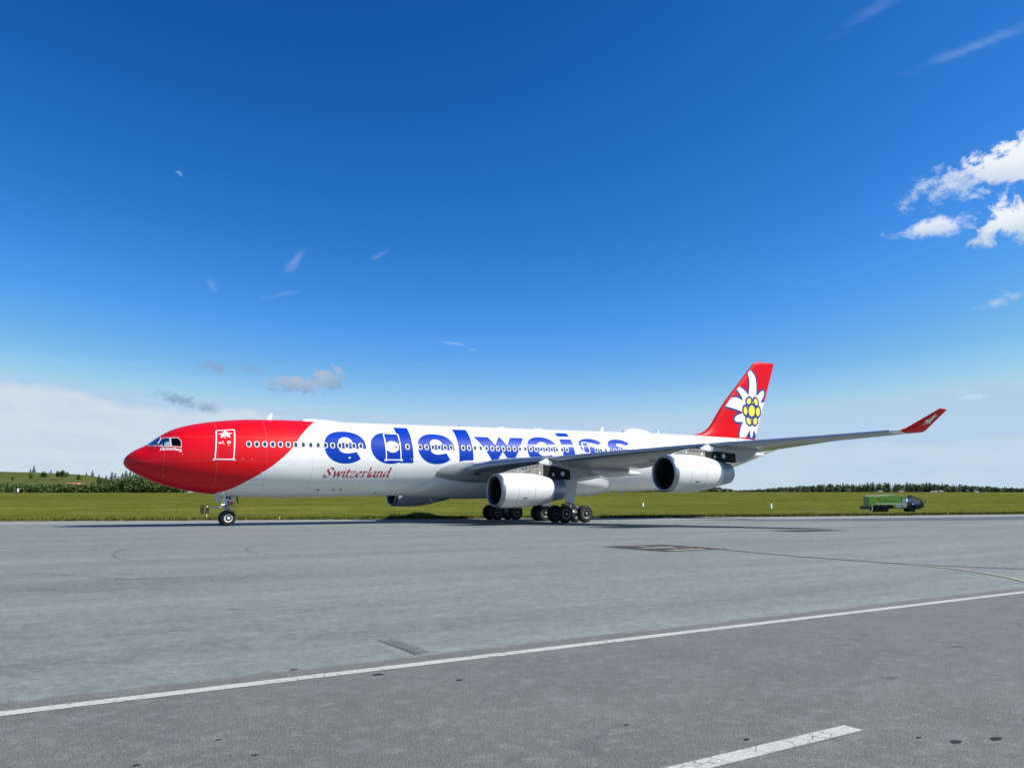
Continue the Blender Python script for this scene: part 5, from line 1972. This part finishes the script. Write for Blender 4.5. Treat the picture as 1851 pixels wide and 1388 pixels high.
def fire_truck(loc, rz):
    t = empty('fire_truck', loc, (0, 0, rz))
    tag(t, 'lime green six-wheeled airport fire truck with blue lights parked on the grass', 'fire truck')
    # local x forward (nose at +6), y left, z up; body side view profile
    b = MB()
    b.prism([(-6.0, 1.15), (-6.0, 3.05), (-5.85, 3.25), (-1.4, 3.42), (2.1, 3.42), (2.35, 3.2), (2.35, 1.9), (2.1, 1.35), (2.1, .95), (-.6, .85), (-.9, 1.45), (-1.5, 1.55), (-4.4, 1.55), (-5.2, 1.4)], 1, -1.45, 1.45)
    body = b.obj('body', M['lime'], t)
    b = MB(); b.box((-1.2, 0, 1.0), (9.6, 1.5, .5)); b.box((4.0, 0, .85), (2.6, 2.3, .4)); b.obj('chassis', M['chas'], t)
    # cab: faceted black glazed nose
    b = MB()
    b.prism([(2.38, 1.5), (2.38, 3.25), (3.3, 3.4), (4.6, 3.15), (5.55, 2.45), (5.95, 1.75), (5.75, 1.25), (4.9, .95), (4.4, 1.0), (4.3, 1.55), (2.9, 1.55)], 1, -1.4, 1.4)
    cab = b.obj('cab', M['black'], t)
    for s in (1, -1):
        yy = s * 1.412
        for poly in ([(2.55, 2.1), (3.35, 2.05), (3.45, 3.1), (2.6, 3.05)], [(3.55, 1.75), (4.35, 1.7), (4.35, 3.0), (3.6, 3.1)], [(4.45, 1.7), (5.25, 1.75), (5.15, 2.55), (4.45, 2.95)]):
            b = MB(); b.add([(p_[0], yy, p_[1]) for p_ in poly], [(0, 1, 2, 3)]); b.obj('side_window', M['tglass'], cab)
    b = MB(); b.add([(5.60, -1.25, 2.42), (5.60, 1.25, 2.42), (5.975, 1.25, 1.75), (5.975, -1.25, 1.75)], [(0, 1, 2, 3)]); b.add([(4.66, -1.2, 3.14), (4.66, 1.2, 3.14), (5.56, 1.25, 2.47), (5.56, -1.25, 2.47)], [(0, 1, 2, 3)])
    b.obj('windscreen', M['tglass'], cab)
    b = MB(); b.box((5.75, 0, 1.1), (.5, 2.5, .35), bev=.06); bump_ = b.obj('bumper', M['black'], t)
    for s in (1, -1):
        b = MB(); b.box((5.98, s * .9, 1.3), (.1, .35, .18)); b.obj('headlight', M['ladder'], bump_)
        b = MB(); b.tube([(5.1, s * 1.4, 2.9), (6.05, s * 1.55, 2.75), (6.1, s * 1.58, 2.2)], .035, 6); b.box((6.1, s * 1.6, 2.35), (.12, .22, .5)); b.obj('mirror', M['chas'], cab)
    for xx in (-4.15, -2.5, 3.35):
        for s in (1, -1):
            b = MB()
            b.lathe([(-.25, .35), (-.25, .62), (-.17, .70), (.17, .70), (.25, .62), (.25, .35)], axis='y', n=24, c=(xx, s * 1.15, .70))
            w_ = b.obj('wheel', M['tyre'], t, smooth=True)
            b = MB(); b.lathe([(s * .2, .36), (s * .12, .2), (s * .2, .12), (s * .2, 0)], axis='y', n=16, c=(xx, s * 1.15, .70)); b.obj('rim', M['chas'], w_, smooth=True)
    for (xx, w) in ((-4.15, 1.7), (-2.5, 1.7), (3.35, 1.9)):
        for s in (1, -1):
            b = MB(); b.prism([(xx - w / 2, .85), (xx - w / 2 + .2, 1.62), (xx + w / 2 - .2, 1.62), (xx + w / 2, .85), (xx + w / 2 - .1, .85), (xx + w / 2 - .28, 1.52), (xx - w / 2 + .28, 1.52), (xx - w / 2 + .1, .85)], 1, s * 1.0, s * 1.49)
            b.obj('mudguard', M['chas'], t)
    for (a, c_, e, g) in ((1.15, 2.05, 1.1, 2.75), (-.35, .95, 1.0, 1.65)):
        for s in (1, -1):
            b = MB(); b.box(((a + c_) / 2, s * 1.455, (e + g) / 2), (c_ - a, .03, g - e)); sh2 = b.obj('roller_shutter', M['shutter'], body)
    for s in (1, -1):
        b = MB(); b.box((2.2, s * 1.47, 2.55), (.28, .08, .55), bev=.02); b.obj('beacon', M['bluelamp'], t)
        b = MB(); b.box((3.45, s * 1.43, 1.75), (.16, .06, .12)); b.obj('beacon', M['bluelamp'], t)
        b = MB(); b.box((-3.75, s * 1.46, 2.75), (.28, .03, .42)); b.obj('side_lamp', M['striperd'], t)
        b = MB(); b.box((-1.6, s * 1.457, 2.35), (3.4, .02, .05)); b.box((-3.55, s * 1.457, 2.2), (.03, .02, 1.2)); b.box((1.05, s * 1.457, 2.2), (.04, .02, 2.3)); b.obj('body_seam', M['chas'], body)
        b = MB(); b.lathe([(s * .0, .22), (s * .02, .16)], axis='y', n=16, c=(-2.3, s * 1.452, 2.72)); b.obj('door_badge', M['chas'], body)
    for s in (1, -1):
        b = MB(); b.box((-1.4, s * 1.458, 1.78), (6.6, .02, .16)); b.obj('body_stripe', M['hub'], body)
        b = MB(); b.box((3.5, s * 1.416, 2.4), (.06, .02, 1.5)); b.box((4.4, s * 1.416, 2.3), (.06, .02, 1.3)); b.box((3.95, s * 1.416, 1.62), (.95, .02, .05)); b.obj('door_seam', M['ladder'], cab)
    b = MB()
    for k in range(7):
        b.box((-5.6 + k * .55, 0, 3.42 + .02 * k), (.06, 1.6, .05))
    b.tube([(-5.7, .8, 3.5), (-1.8, .8, 3.62)], .06, 6); b.tube([(-5.7, -.8, 3.5), (-1.8, -.8, 3.62)], .06, 6)
    b.obj('roof_ladder', M['ladder'], t)
    b = MB(); b.tube([(-1.4, 0, 3.42), (-1.4, 0, 3.7), (-.3, 0, 3.75)], .09, 8); b.obj('roof_nozzle', M['ladder'], t)
    b = MB(); b.tube([(3.4, .2, 3.36), (3.4, .2, 3.62), (4.3, .2, 3.6)], .1, 8); b.box((3.7, -.4, 3.5), (.4, .4, .25)); b.obj('water_cannon', M['chas'], t)
    for k in range(8):
        b = MB(); b.box((-.9 + k * .42, 1.3, 3.47), (.12, .08, .08)); b.obj('marker_light', M['hub'], t)
    return t


D0, L0 = 171.0, 84.0
fire_truck(W2(D0, L0, gh(D0, L0) - .03), HEAD)

# dark back of a sign board in front of the truck
D1, L1 = 158.0, 71.9
b0 = empty('sign_board', W2(D1, L1, gh(D1, L1) - .02), (0, 0, HEAD))
tag(b0, 'black sign board on short legs in the grass just left of the fire truck', 'sign')
b = MB(); b.box((0, 0, .98), (2.45, .16, .68), bev=.02); b.obj('panel', M['black'], b0)
for xx in (-1.05, 0, 1.1):
    b = MB(); b.tube([(xx, 0, 0), (xx, 0, .66)], .04, 8); b.obj('leg', M['hub'], b0)
b = MB(); b.box((1.33, -.05, .85), (.1, .1, 1.0)); b.obj('end_post', M['hub'], b0)

# yellow and black taxiway sign beyond the nose wheel
D2, L2 = 76.0, -30.0
s0 = empty('taxiway_sign', W2(D2, L2, gh(D2, L2) - .02), (0, 0, HEAD + .62))
tag(s0, 'small yellow and black taxiway sign on two white legs in the grass', 'sign')
M['sy'] = simple('sign yellow', (.36, .26, .008), .5)
b = MB(); b.box((0, .22, .86), (.78, .06, .80), bev=.01); b.obj('front_panel', M['sy'], s0)
b = MB(); b.box((0, 0, .86), (.80, .42, .84), bev=.015); b.obj('case', M['black'], s0)
b = MB()
for q_ in (((-.06, .62), (.06, .62), (.06, 1.1), (-.06, 1.1)),):
    b.add([(p_[0], (.2535), p_[1]) for p_ in q_], [(0, 1, 2, 3)])
b.obj('sign_character', M['black'], s0)
b = MB(); b.box((.41, .0, 1.12), (.03, .14, .12)); b.obj('sign_lamp', M['hub'], s0)
for xx in (-.28, .36):
    b = MB(); b.tube([(xx, 0, 0), (xx, 0, .46)], .035, 8); b.obj('leg', M['hub'], s0)

M['edgey'] = simple('edge light yellow', (.55, .42, .12), .5)


def edge_light(x, off, label):
    y = edge_y(x) + off
    o = empty('edge_light', (x, y, 0.006))
    tag(o, label, 'edge light', 'taxiway edge lights')
    b = MB(); b.lathe([(0, .16), (.03, .16), (.04, .06)], axis='z', n=14); b.obj('base', M['chas'], o)
    b = MB(); b.lathe([(.04, .055), (.26, .055), (.28, .08), (.34, .08)], axis='z', n=12); b.obj('stem', M['edgey'], o)
    b = MB(); b.lathe([(.34, .07), (.42, .075), (.47, .05), (.48, 0)], axis='z', n=12); b.obj('lens', M['pane'], o, smooth=True)


edge_light(14.1, 2.2, 'stubby yellow edge light right of the nose wheel')
edge_light(93.5, .9, 'stubby edge light on the shoulder below the fire truck sign board')
edge_light(128.0, 1.0, 'stubby edge light near the right frame edge')

# white marker posts
def post(D, L, h, w, label, top=True):
    o = empty('marker_post', W2(D, L, gh(D, L) - .03))
    tag(o, label, 'post', 'white marker posts')
    b = MB(); b.tube([(0, 0, 0), (0, 0, h * .35)], .05, 8); b.obj('stake', M['chas'], o)
    b = MB(); b.box((0, 0, h * .68), (w, w, h * .64), bev=.02); b.obj('panel', M['hub'], o)


post(176, 58.6, 1.75, .42, 'tall white marker post in the grass left of the fire truck')
post(195, 32.8, 1.6, .40, 'white marker post seen under the rear fuselage')
post(205, -130.6, 1.5, .42, 'white marker post in the grass at the left, below the red van')

# ------------------------------------------------------------------ hill, thicket, woods
v = []
for i, a in enumerate(np.linspace(-62, -14, 60)):
    for D in np.linspace(300, 900, 30):
        L = D * math.tan(math.radians(a))
        pxl = 925.5 + 1388.34 * L / D
        crest = float(np.interp(pxl, [-900, -300, 0, 60, 120, 160, 200, 240, 300, 420], [40, 56, 52.5, 51, 49, 46.5, 40, 31, 18, 6]))   # pixels above horizon at D=520
        hmax = 1.66 + crest / 1388.34 * 520
        prof = float(sstep(300, 520, D))
        base = HT(D, L) - .6
        v.append(W2(D, L, base + max(0, hmax - base) * prof - max(0, D - 560) * .05))
tag(mk('hill', v, grid_faces(60, 30), M['hillgrass'], smooth=True), kind='structure')


def leafmat(name, ca, cb):
    q = Mat(name)
    g = q.n('ShaderNodeNewGeometry')
    nz = q.noise(.12, 3, .5, g.outputs['Position'])
    c = q.mix(q.math('ADD', q.math('MULTIPLY', g.outputs['Random Per Island'], .6), q.math('MULTIPLY', q.mr(nz, .35, .65), .4)), ca, cb)
    q.base(c, .75, 0, 0, .2)
    return q.m


M['leaf'] = leafmat('broad leaves', (.030, .060, .014), (.095, .135, .032))
M['needle'] = leafmat('conifer needles', (.028, .056, .024), (.080, .115, .046))
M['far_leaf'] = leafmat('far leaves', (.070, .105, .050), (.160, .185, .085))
M['bark'] = simple('bark', (.11, .09, .075), .9)


def clump(n, rx, ry, rz, cz, size, rng):
    d = rng.normal(size=(n, 3)); d /= np.linalg.norm(d, axis=1, keepdims=True)
    r = rng.random((n, 1))**.45
    c = d * r * np.array([rx, ry, rz]) + np.array([0, 0, cz])
    # uneven outline
    c[:, :2] *= (.72 + .5 * rng.random((n, 1)))
    u = rng.normal(size=(n, 3)); u /= np.linalg.norm(u, axis=1, keepdims=True)
    w = np.cross(u, rng.normal(size=(n, 3))); w /= np.linalg.norm(w, axis=1, keepdims=True)
    s = size * (.6 + .8 * rng.random((n, 1)))
    V = np.stack([c + u * s, c - u * s * .6 + w * s * .9, c - u * s * .6 - w * s * .9], 1).reshape(-1, 3)
    return V


def conifer(h, n, rng, size=.35, spread=.2):
    z = h * (.08 + .92 * rng.random(n)**1.25)
    lay = np.sin(z / h * 46 + rng.random() * 6) * .22
    r = (1 - z / h)**.85 * h * spread * (.55 + .6 * rng.random(n)) * (1 + lay) + .06
    a = rng.random(n) * 2 * np.pi
    c = np.stack([r * np.cos(a), r * np.sin(a), z], 1)
    out = np.stack([np.cos(a), np.sin(a), -.35 + 0 * a], 1)
    w = np.stack([-np.sin(a), np.cos(a), 0 * a], 1)
    s = size * (.45 + .8 * (1 - z / h) + .3 * rng.random(n))[:, None]
    return np.stack([c + out * s, c - out * s * .5 + w * s * .55, c - out * s * .5 - w * s * .55], 1).reshape(-1, 3)


def tri_mesh(V):
    return V, np.arange(len(V)).reshape(-1, 3)


def fast_mesh(name, V, mat):
    F = np.arange(len(V))
    me = bpy.data.meshes.new(name)
    nt = len(V) // 3
    me.vertices.add(len(V)); me.vertices.foreach_set('co', np.ascontiguousarray(V, dtype=np.float32).ravel())
    me.loops.add(len(V)); me.loops.foreach_set('vertex_index', F.astype(np.int32))
    me.polygons.add(nt); me.polygons.foreach_set('loop_start', np.arange(0, len(V), 3, dtype=np.int32))
    me.update(calc_edges=True)
    me.materials.append(mat)
    return me


def trunk_mesh(h, r):
    b = MB(); b.tube([(0, 0, -.3), (.05, .02, h * .35), (0, .05, h * .8)], [r, r * .7, r * .18], 7)
    for k in range(5):
        a = k * 1.9
        z = h * (.3 + .1 * k)
        b.tube([(0, 0, z), (math.cos(a) * h * .16, math.sin(a) * h * .16, z + h * .12)], [r * .35, r * .1], 5)
    me = bpy.data.meshes.new('trunk')
    me.from_pydata([tuple(p_) for p_ in b.v], [], b.f)
    me.materials.append(M['bark'])
    return me


SPR = [(fast_mesh('crown', conifer(8.0, 520, RNG, .55, .24 + .04 * k), M['needle']), trunk_mesh(8.0, .16)) for k in range(4)]
BRD = [(fast_mesh('crown', np.concatenate([clump(170, 1.5, 1.5, 1.6, 4.6, .34, RNG), clump(90, 1.1, 1.1, 1.1, 3.2, .34, RNG) + np.array([.9, .2, 0]), clump(90, 1.0, 1.0, 1.2, 3.6, .34, RNG) + np.array([-.9, -.1, 0])]), M['leaf']), trunk_mesh(5.6, .14)) for k in range(3)]


def tree(kind, D, L, h, label, group, z=None):
    src = (SPR if kind == 'spruce' else BRD)[random.randrange(3)]
    hh = 8.0 if kind == 'spruce' else 6.2
    o = empty(kind + '_tree', W2(D, L, gh(D, L) if z is None else z), (0, 0, random.uniform(0, 6.28)))
    o.scale = (h / hh * random.uniform(.85, 1.15),) * 2 + (h / hh,)
    tag(o, label, 'tree', group)
    for nme, me in (('crown', src[0]), ('trunk', src[1])):
        q_ = bpy.data.objects.new(nme, me); COL.objects.link(q_); q_.parent = o


def hillz(D, L):
    pxl = 925.5 + 1388.34 * L / D
    crest = float(np.interp(pxl, [-900, -300, 0, 60, 120, 160, 200, 240, 300, 420], [40, 56, 52.5, 51, 49, 46.5, 40, 31, 18, 6]))
    base = HT(D, L) - .6
    return base + max(0, 1.66 + crest / 1388.34 * 520 - base) * float(sstep(300, 520, D)) - max(0, D - 560) * .05


ORD = ['first', 'second', 'third', 'fourth', 'fifth', 'sixth', 'seventh', 'eighth', 'ninth', 'tenth', 'eleventh', 'twelfth', 'thirteenth', 'fourteenth', 'fifteenth', 'sixteenth', 'seventeenth', 'eighteenth', 'nineteenth', 'twentieth']
ORD += ['twenty-' + o_ for o_ in ORD[:9]] + ['thirtieth'] + ['thirty-' + o_ for o_ in ORD[:9]]


def at(px, D):
    return (px - 925.5) / 1388.34 * D


# skyline trees on the left hill: (pixel column, distance, height)
for n_, (px, D, h) in enumerate(((60, 512, 3.0), (66, 500, 5.0), (97, 505, 2.6), (161, 480, 2.2), (172, 470, 4.2))):
    tree('spruce', D, at(px, D), h, ORD[n_] + ' small spruce from the left on the skyline of the green hill', 'spruces on the left hill', hillz(D, at(px, D)) - .3)
for n_, (px, D, h) in enumerate(((30, 390, 3.6), (62, 400, 4.4), (84, 405, 5.2), (110, 415, 5.0), (118, 410, 6.0), (126, 420, 4.2), (148, 400, 4.5))):
    tree('broadleaf', D, at(px, D), h, ORD[n_] + ' bushy broadleaf tree from the left on the slope of the hill', 'broadleaf trees on the left hill', hillz(D, at(px, D)) - .3)
for n_, (px, D, h) in enumerate(((184, 400, 7.8), (190, 430, 7.4), (197, 395, 7.2), (207, 400, 9.0), (213, 395, 8.4), (219, 420, 7.6), (226, 400, 8.6), (232, 395, 9.4), (240, 405, 9.4), (246, 410, 9.0), (252, 395, 9.6), (259, 400, 9.0), (266, 405, 9.2), (274, 395, 8.6), (284, 405, 8.8), (296, 400, 7.8), (308, 405, 8.2), (322, 400, 7.6))):
    D = D - 90
    tree('spruce', D, at(px, D), h * .86, ORD[n_] + ' dark spruce from the left in the row below the airliner nose', 'spruces below the nose', gh(D, at(px, D)) + .3)
# utility pole among them
D, px = 330, 223
o = empty('utility_pole', W2(D, at(px, D), gh(D, at(px, D))))
tag(o, 'thin grey utility pole among the spruces left of the nose', 'pole')
b = MB(); b.tube([(0, 0, 0), (0, 0, 9.6)], [.16, .11], 8); b.obj('pole', M['hub'], o)
b = MB(); b.box((0, 0, 9.1), (1.6, .1, .12)); b.obj('crossarm', M['bark'], o)

# thicket at the foot of the hill
VV = []
for _ in range(560):
    px = random.uniform(-260, 345)
    D = random.uniform(236, 272)
    L = at(px, D)
    h_ = random.uniform(.8, 1.6) * float(np.interp(px, [170, 230, 300], [1.0, 2.0, 1.7]))
    V = clump(150, 1.7, 1.7, h_, h_ * .85, .30, RNG) * np.array([1, 1, 1])
    VV.append(V + np.array(W2(D, L, gh(D, L))))
tag(bpy.data.objects.new('thicket', fast_mesh('thicket', np.concatenate(VV), M['leaf'])), 'dense green thicket of bushes along the foot of the left hill', 'bushes', kind='stuff')
COL.objects.link(bpy.data.objects['thicket'])
# the woods on the right skyline
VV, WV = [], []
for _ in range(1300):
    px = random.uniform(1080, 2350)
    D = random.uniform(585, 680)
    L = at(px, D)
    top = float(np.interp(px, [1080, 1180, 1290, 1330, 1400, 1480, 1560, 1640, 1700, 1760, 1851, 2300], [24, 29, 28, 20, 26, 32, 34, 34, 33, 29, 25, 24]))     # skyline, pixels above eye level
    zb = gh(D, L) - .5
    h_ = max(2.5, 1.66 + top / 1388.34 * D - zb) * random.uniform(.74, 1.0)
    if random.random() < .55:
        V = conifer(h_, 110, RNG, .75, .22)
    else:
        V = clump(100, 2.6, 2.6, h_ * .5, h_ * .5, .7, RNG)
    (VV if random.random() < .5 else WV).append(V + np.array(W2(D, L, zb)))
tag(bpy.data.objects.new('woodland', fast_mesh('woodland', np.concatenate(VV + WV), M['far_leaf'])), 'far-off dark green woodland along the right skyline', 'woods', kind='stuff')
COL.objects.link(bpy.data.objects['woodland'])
for n_, (px, up_) in enumerate(((1346, 19), (1362, 21), (1384, 22), (1403, 25), (1422, 24), (1437, 25.5), (1452, 25), (1466, 26.5), (1480, 28), (1497, 31), (1519, 33.5), (1527, 31), (1537, 31), (1549, 31.5), (1563, 34), (1573, 34.5), (1585, 32.5), (1601, 33), (1612, 30), (1620, 29.5), (1634, 34), (1640, 32), (1652, 29), (1669, 34), (1675, 33), (1683, 31), (1697, 32.5), (1707, 30.5), (1718, 27.5), (1731, 26), (1750, 28), (1766, 25), (1784, 25), (1812, 24), (1838, 23.5))):
    D = random.uniform(575, 600)
    L = at(px, D)
    zb = gh(D, L) - .4
    tree('spruce', D, L, 1.66 + (up_ + 1.6) / 1388.34 * D - zb, ORD[n_] + ' spruce spire from the left rising out of the far right woodland', 'spruces on the right skyline', zb)

# ------------------------------------------------------------------ far vehicles and huts
M['vred'] = simple('red vehicle paint', (.40, .03, .03), .4, 0, .4)
M['vwhite'] = simple('white vehicle paint', (.75, .75, .75), .4, 0, .4)


def van(D, L, col, label, group, ln=5.0, z=None, rz=0.0, sc=1.0):
    o = empty('van', W2(D, L, gh(D, L) if z is None else z), (0, 0, HEAD + rz))
    tag(o, label, 'van', group)
    o.scale = (sc,) * 3
    h2 = ln / 2
    b = MB(); b.prism([(-h2, .4), (-h2, 1.9), (-h2 + .15, 2.05), (h2 - 1.6, 2.05), (h2 - .8, 1.25), (h2, 1.1), (h2, .4)], 1, -.95, .95); bd = b.obj('body', col, o)
    b = MB()
    for s in (1, -1):
        b.add([(-h2 + .3, s * .96, 1.25), (h2 - 1.2, s * .96, 1.25), (h2 - 1.55, s * .96, 1.9), (-h2 + .3, s * .96, 1.9)], [(0, 1, 2, 3)])
    b.obj('side_window', M['tglass'], bd)
    for xx in (-h2 + .9, h2 - .9):
        for s in (1, -1):
            b = MB(); b.lathe([(-.12, .0), (-.12, .34), (.12, .34), (.12, 0)], axis='y', n=14, c=(xx, s * .82, .34)); b.obj('wheel', M['tyre'], o)


van(292, at(15, 292), M['vred'], 'small red van among the bushes at the far left', 'far vehicles', 3.4, z=6.6, sc=.75)
for px, D, c_, lb in ((1585, 520, 'vwhite', 'tiny white van far off above the fire truck roof'), (1622, 520, 'vwhite', 'tiny white van far off above the fire truck cab'), (1629, 520, 'vred', 'tiny red van far off above the fire truck cab'),
                      (1686, 500, 'vred', 'tiny red van far off right of the fire truck'), (1694, 505, 'vwhite', 'tiny white van beside the far red van'), (1757, 530, 'vwhite', 'tiny white van far off near the right edge')):
    van(D, at(px, D), M[c_], lb, 'far vehicles', 3.6, sc=.72)
b0 = empty('white_barrier', W2(470, at(1681, 470), gh(470, at(1681, 470)) - .05), (0, 0, HEAD))
tag(b0, 'long low white barrier in front of the far vans on the right', 'barrier')
b = MB(); b.box((0, 0, .45), (4.4, .2, .5), bev=.05); b.obj('panel', M['vwhite'], b0)
for xx in (-1.9, 1.9):
    b = MB(); b.box((xx, 0, .12), (.2, .6, .24)); b.obj('foot', M['vwhite'], b0)
# bare red earth on the slope
q = Mat('red earth'); q.base(q.mix(q.mr(q.noise(.6, 6, .7, q.pos()), .35, .65), (.24, .075, .045), (.40, .16, .10)), .95); M['earth'] = q.m
v = []
R1 = np.linspace(98, 134, 14)
for k, px in enumerate(R1):
    D = 300
    zt_ = 11.9 + 2.6 * abs(math.sin(math.pi * k / 13))**.5 * 1.0
    zb_ = 9.2
    for j, (dd, zz_) in enumerate(((0, zb_), (3, zb_ + (zt_ - zb_) * .5), (5.5, zt_ - .7), (12, zt_ - .2))):
        dd += random.uniform(-.4, .4)
        v.append(W2(D + dd, at(px, D), zz_ - 5.0 + random.uniform(-.15, .15)))
tag(mk('earth_bank', v, grid_faces(14, 4), M['earth']), kind='structure')
# gravel track across the grass
pts = [W2(176, at(1428, 176)), W2(170, at(1480, 170)), W2(163, at(1545, 163))]
v = []
for k in range(30):
    px = 1427 + (1548 - 1427) * k / 29
    D = 181 - 17 * k / 29
    for dd in (0, .9):
        L = at(px, D + dd)
        x, y, _z = W2(D + dd, L)
        v.append((x, y, gh(D + dd, L) + .035))
tag(mk('gravel_track', v, grid_faces(30, 2), M['shoulder']), kind='structure')

# ------------------------------------------------------------------ pilot behind the port side window
q = Mat('pilot'); 
_x, _y, _z = q.sep(q.coord())
q.base(q.mix(q.mr(_z, .50, .52), (.75, .75, .76), (.42, .24, .17)), .7)
M['pilot'] = q.m
M['hair'] = simple('dark hair', (.02, .015, .012), .8)
me = bpy.data.meshes.new('person')
PV = [(0, 0, 0), (-.02, 0, .25), (-.03, 0, .46), (-.04, 0, .56), (-.06, 0, .68), (-.05, 0, .80),
      (-.02, .19, .43), (-.10, .27, .20), (-.36, .22, .16), (-.46, .2, .2), (-.02, -.19, .43), (-.10, -.27, .20), (-.36, -.2, .14), (-.46, -.18, .16)]
PE = [(0, 1), (1, 2), (2, 3), (3, 4), (4, 5), (2, 6), (6, 7), (7, 8), (8, 9), (2, 10), (10, 11), (11, 12), (12, 13)]
PR = [.17, .18, .15, .065, .105, .085, .085, .06, .045, .04, .085, .06, .045, .04]
me.from_pydata(PV, PE, [])
me.materials.append(M['pilot'])
pil = bpy.data.objects.new('person', me)
COL.objects.link(pil)
sk = pil.modifiers.new('skin', 'SKIN')
for i, r_ in enumerate(PR):
    me.skin_vertices[0].data[i].radius = (r_, r_)
me.skin_vertices[0].data[0].use_root = True
ss = pil.modifiers.new('sub', 'SUBSURF'); ss.levels = 2; ss.render_levels = 2
plane_M = Matrix.Translation((PX, 0, 0)) @ Matrix.Rotation(-TILT, 4, 'Y')
pil.location = plane_M @ Vector((2.95 - PX, .95, ZC + .10))
pil.rotation_euler = (0, 0, -.2)
tag(pil, 'pilot in a white shirt seated behind the cockpit side window', 'person')
b = MB(); b.lathe([(.70, .115), (.76, .12), (.83, .10), (.88, .05), (.895, 0)], axis='z', n=16, c=(-.04, 0, 0)); b.obj('hair', M['hair'], pil, smooth=True)

# ------------------------------------------------------------------ moon
# the sunlit half of the ball; its night side has no light of its own and vanishes in the blue air
q = Mat('moon')
q.nt.nodes.remove(q.p)
_d = q.n('ShaderNodeBsdfDiffuse'); _t = q.n('ShaderNodeBsdfTransparent'); _a = q.n('ShaderNodeAddShader'); _m = q.n('ShaderNodeMixShader')
_c = q.mix(q.mr(q.noise(3.2, 5, .6, q.coord()), .4, .6), (.14, .15, .17), (.34, .35, .37))
q.nt.links.new(_c, _d.inputs[0])
q.nt.links.new(_d.outputs[0], _a.inputs[0]); q.nt.links.new(_t.outputs[0], _a.inputs[1])
q.nt.links.new(q.n('ShaderNodeNewGeometry').outputs['Backfacing'], _m.inputs[0])
q.nt.links.new(_a.outputs[0], _m.inputs[1]); q.nt.links.new(_t.outputs[0], _m.inputs[2])
q.nt.links.new(_m.outputs[0], q.nt.nodes['Material Output'].inputs[0])
mv = []
for i in range(13):
    th = math.pi / 2 * i / 12
    for k in range(40):
        mv.append((math.sin(th) * math.cos(2 * math.pi * k / 40), math.sin(th) * math.sin(2 * math.pi * k / 40), math.cos(th)))
mo = mk('moon', mv, grid_faces(13, 40, True), q.m, smooth=True)
md = (fw + rt * ((322.0 - 925.5) / 1388.34) - up * ((316.0 - 694) / 1388.34)).normalized()
DM = 20000.0
mo.location = CAM + md * DM
mo.rotation_euler = sd.to_track_quat('Z', 'Y').to_euler()
mo.scale = (DM * 7.0 / 1388.34 / 1.13,) * 3
tag(mo, 'pale half moon high in the blue sky at the left', 'moon')
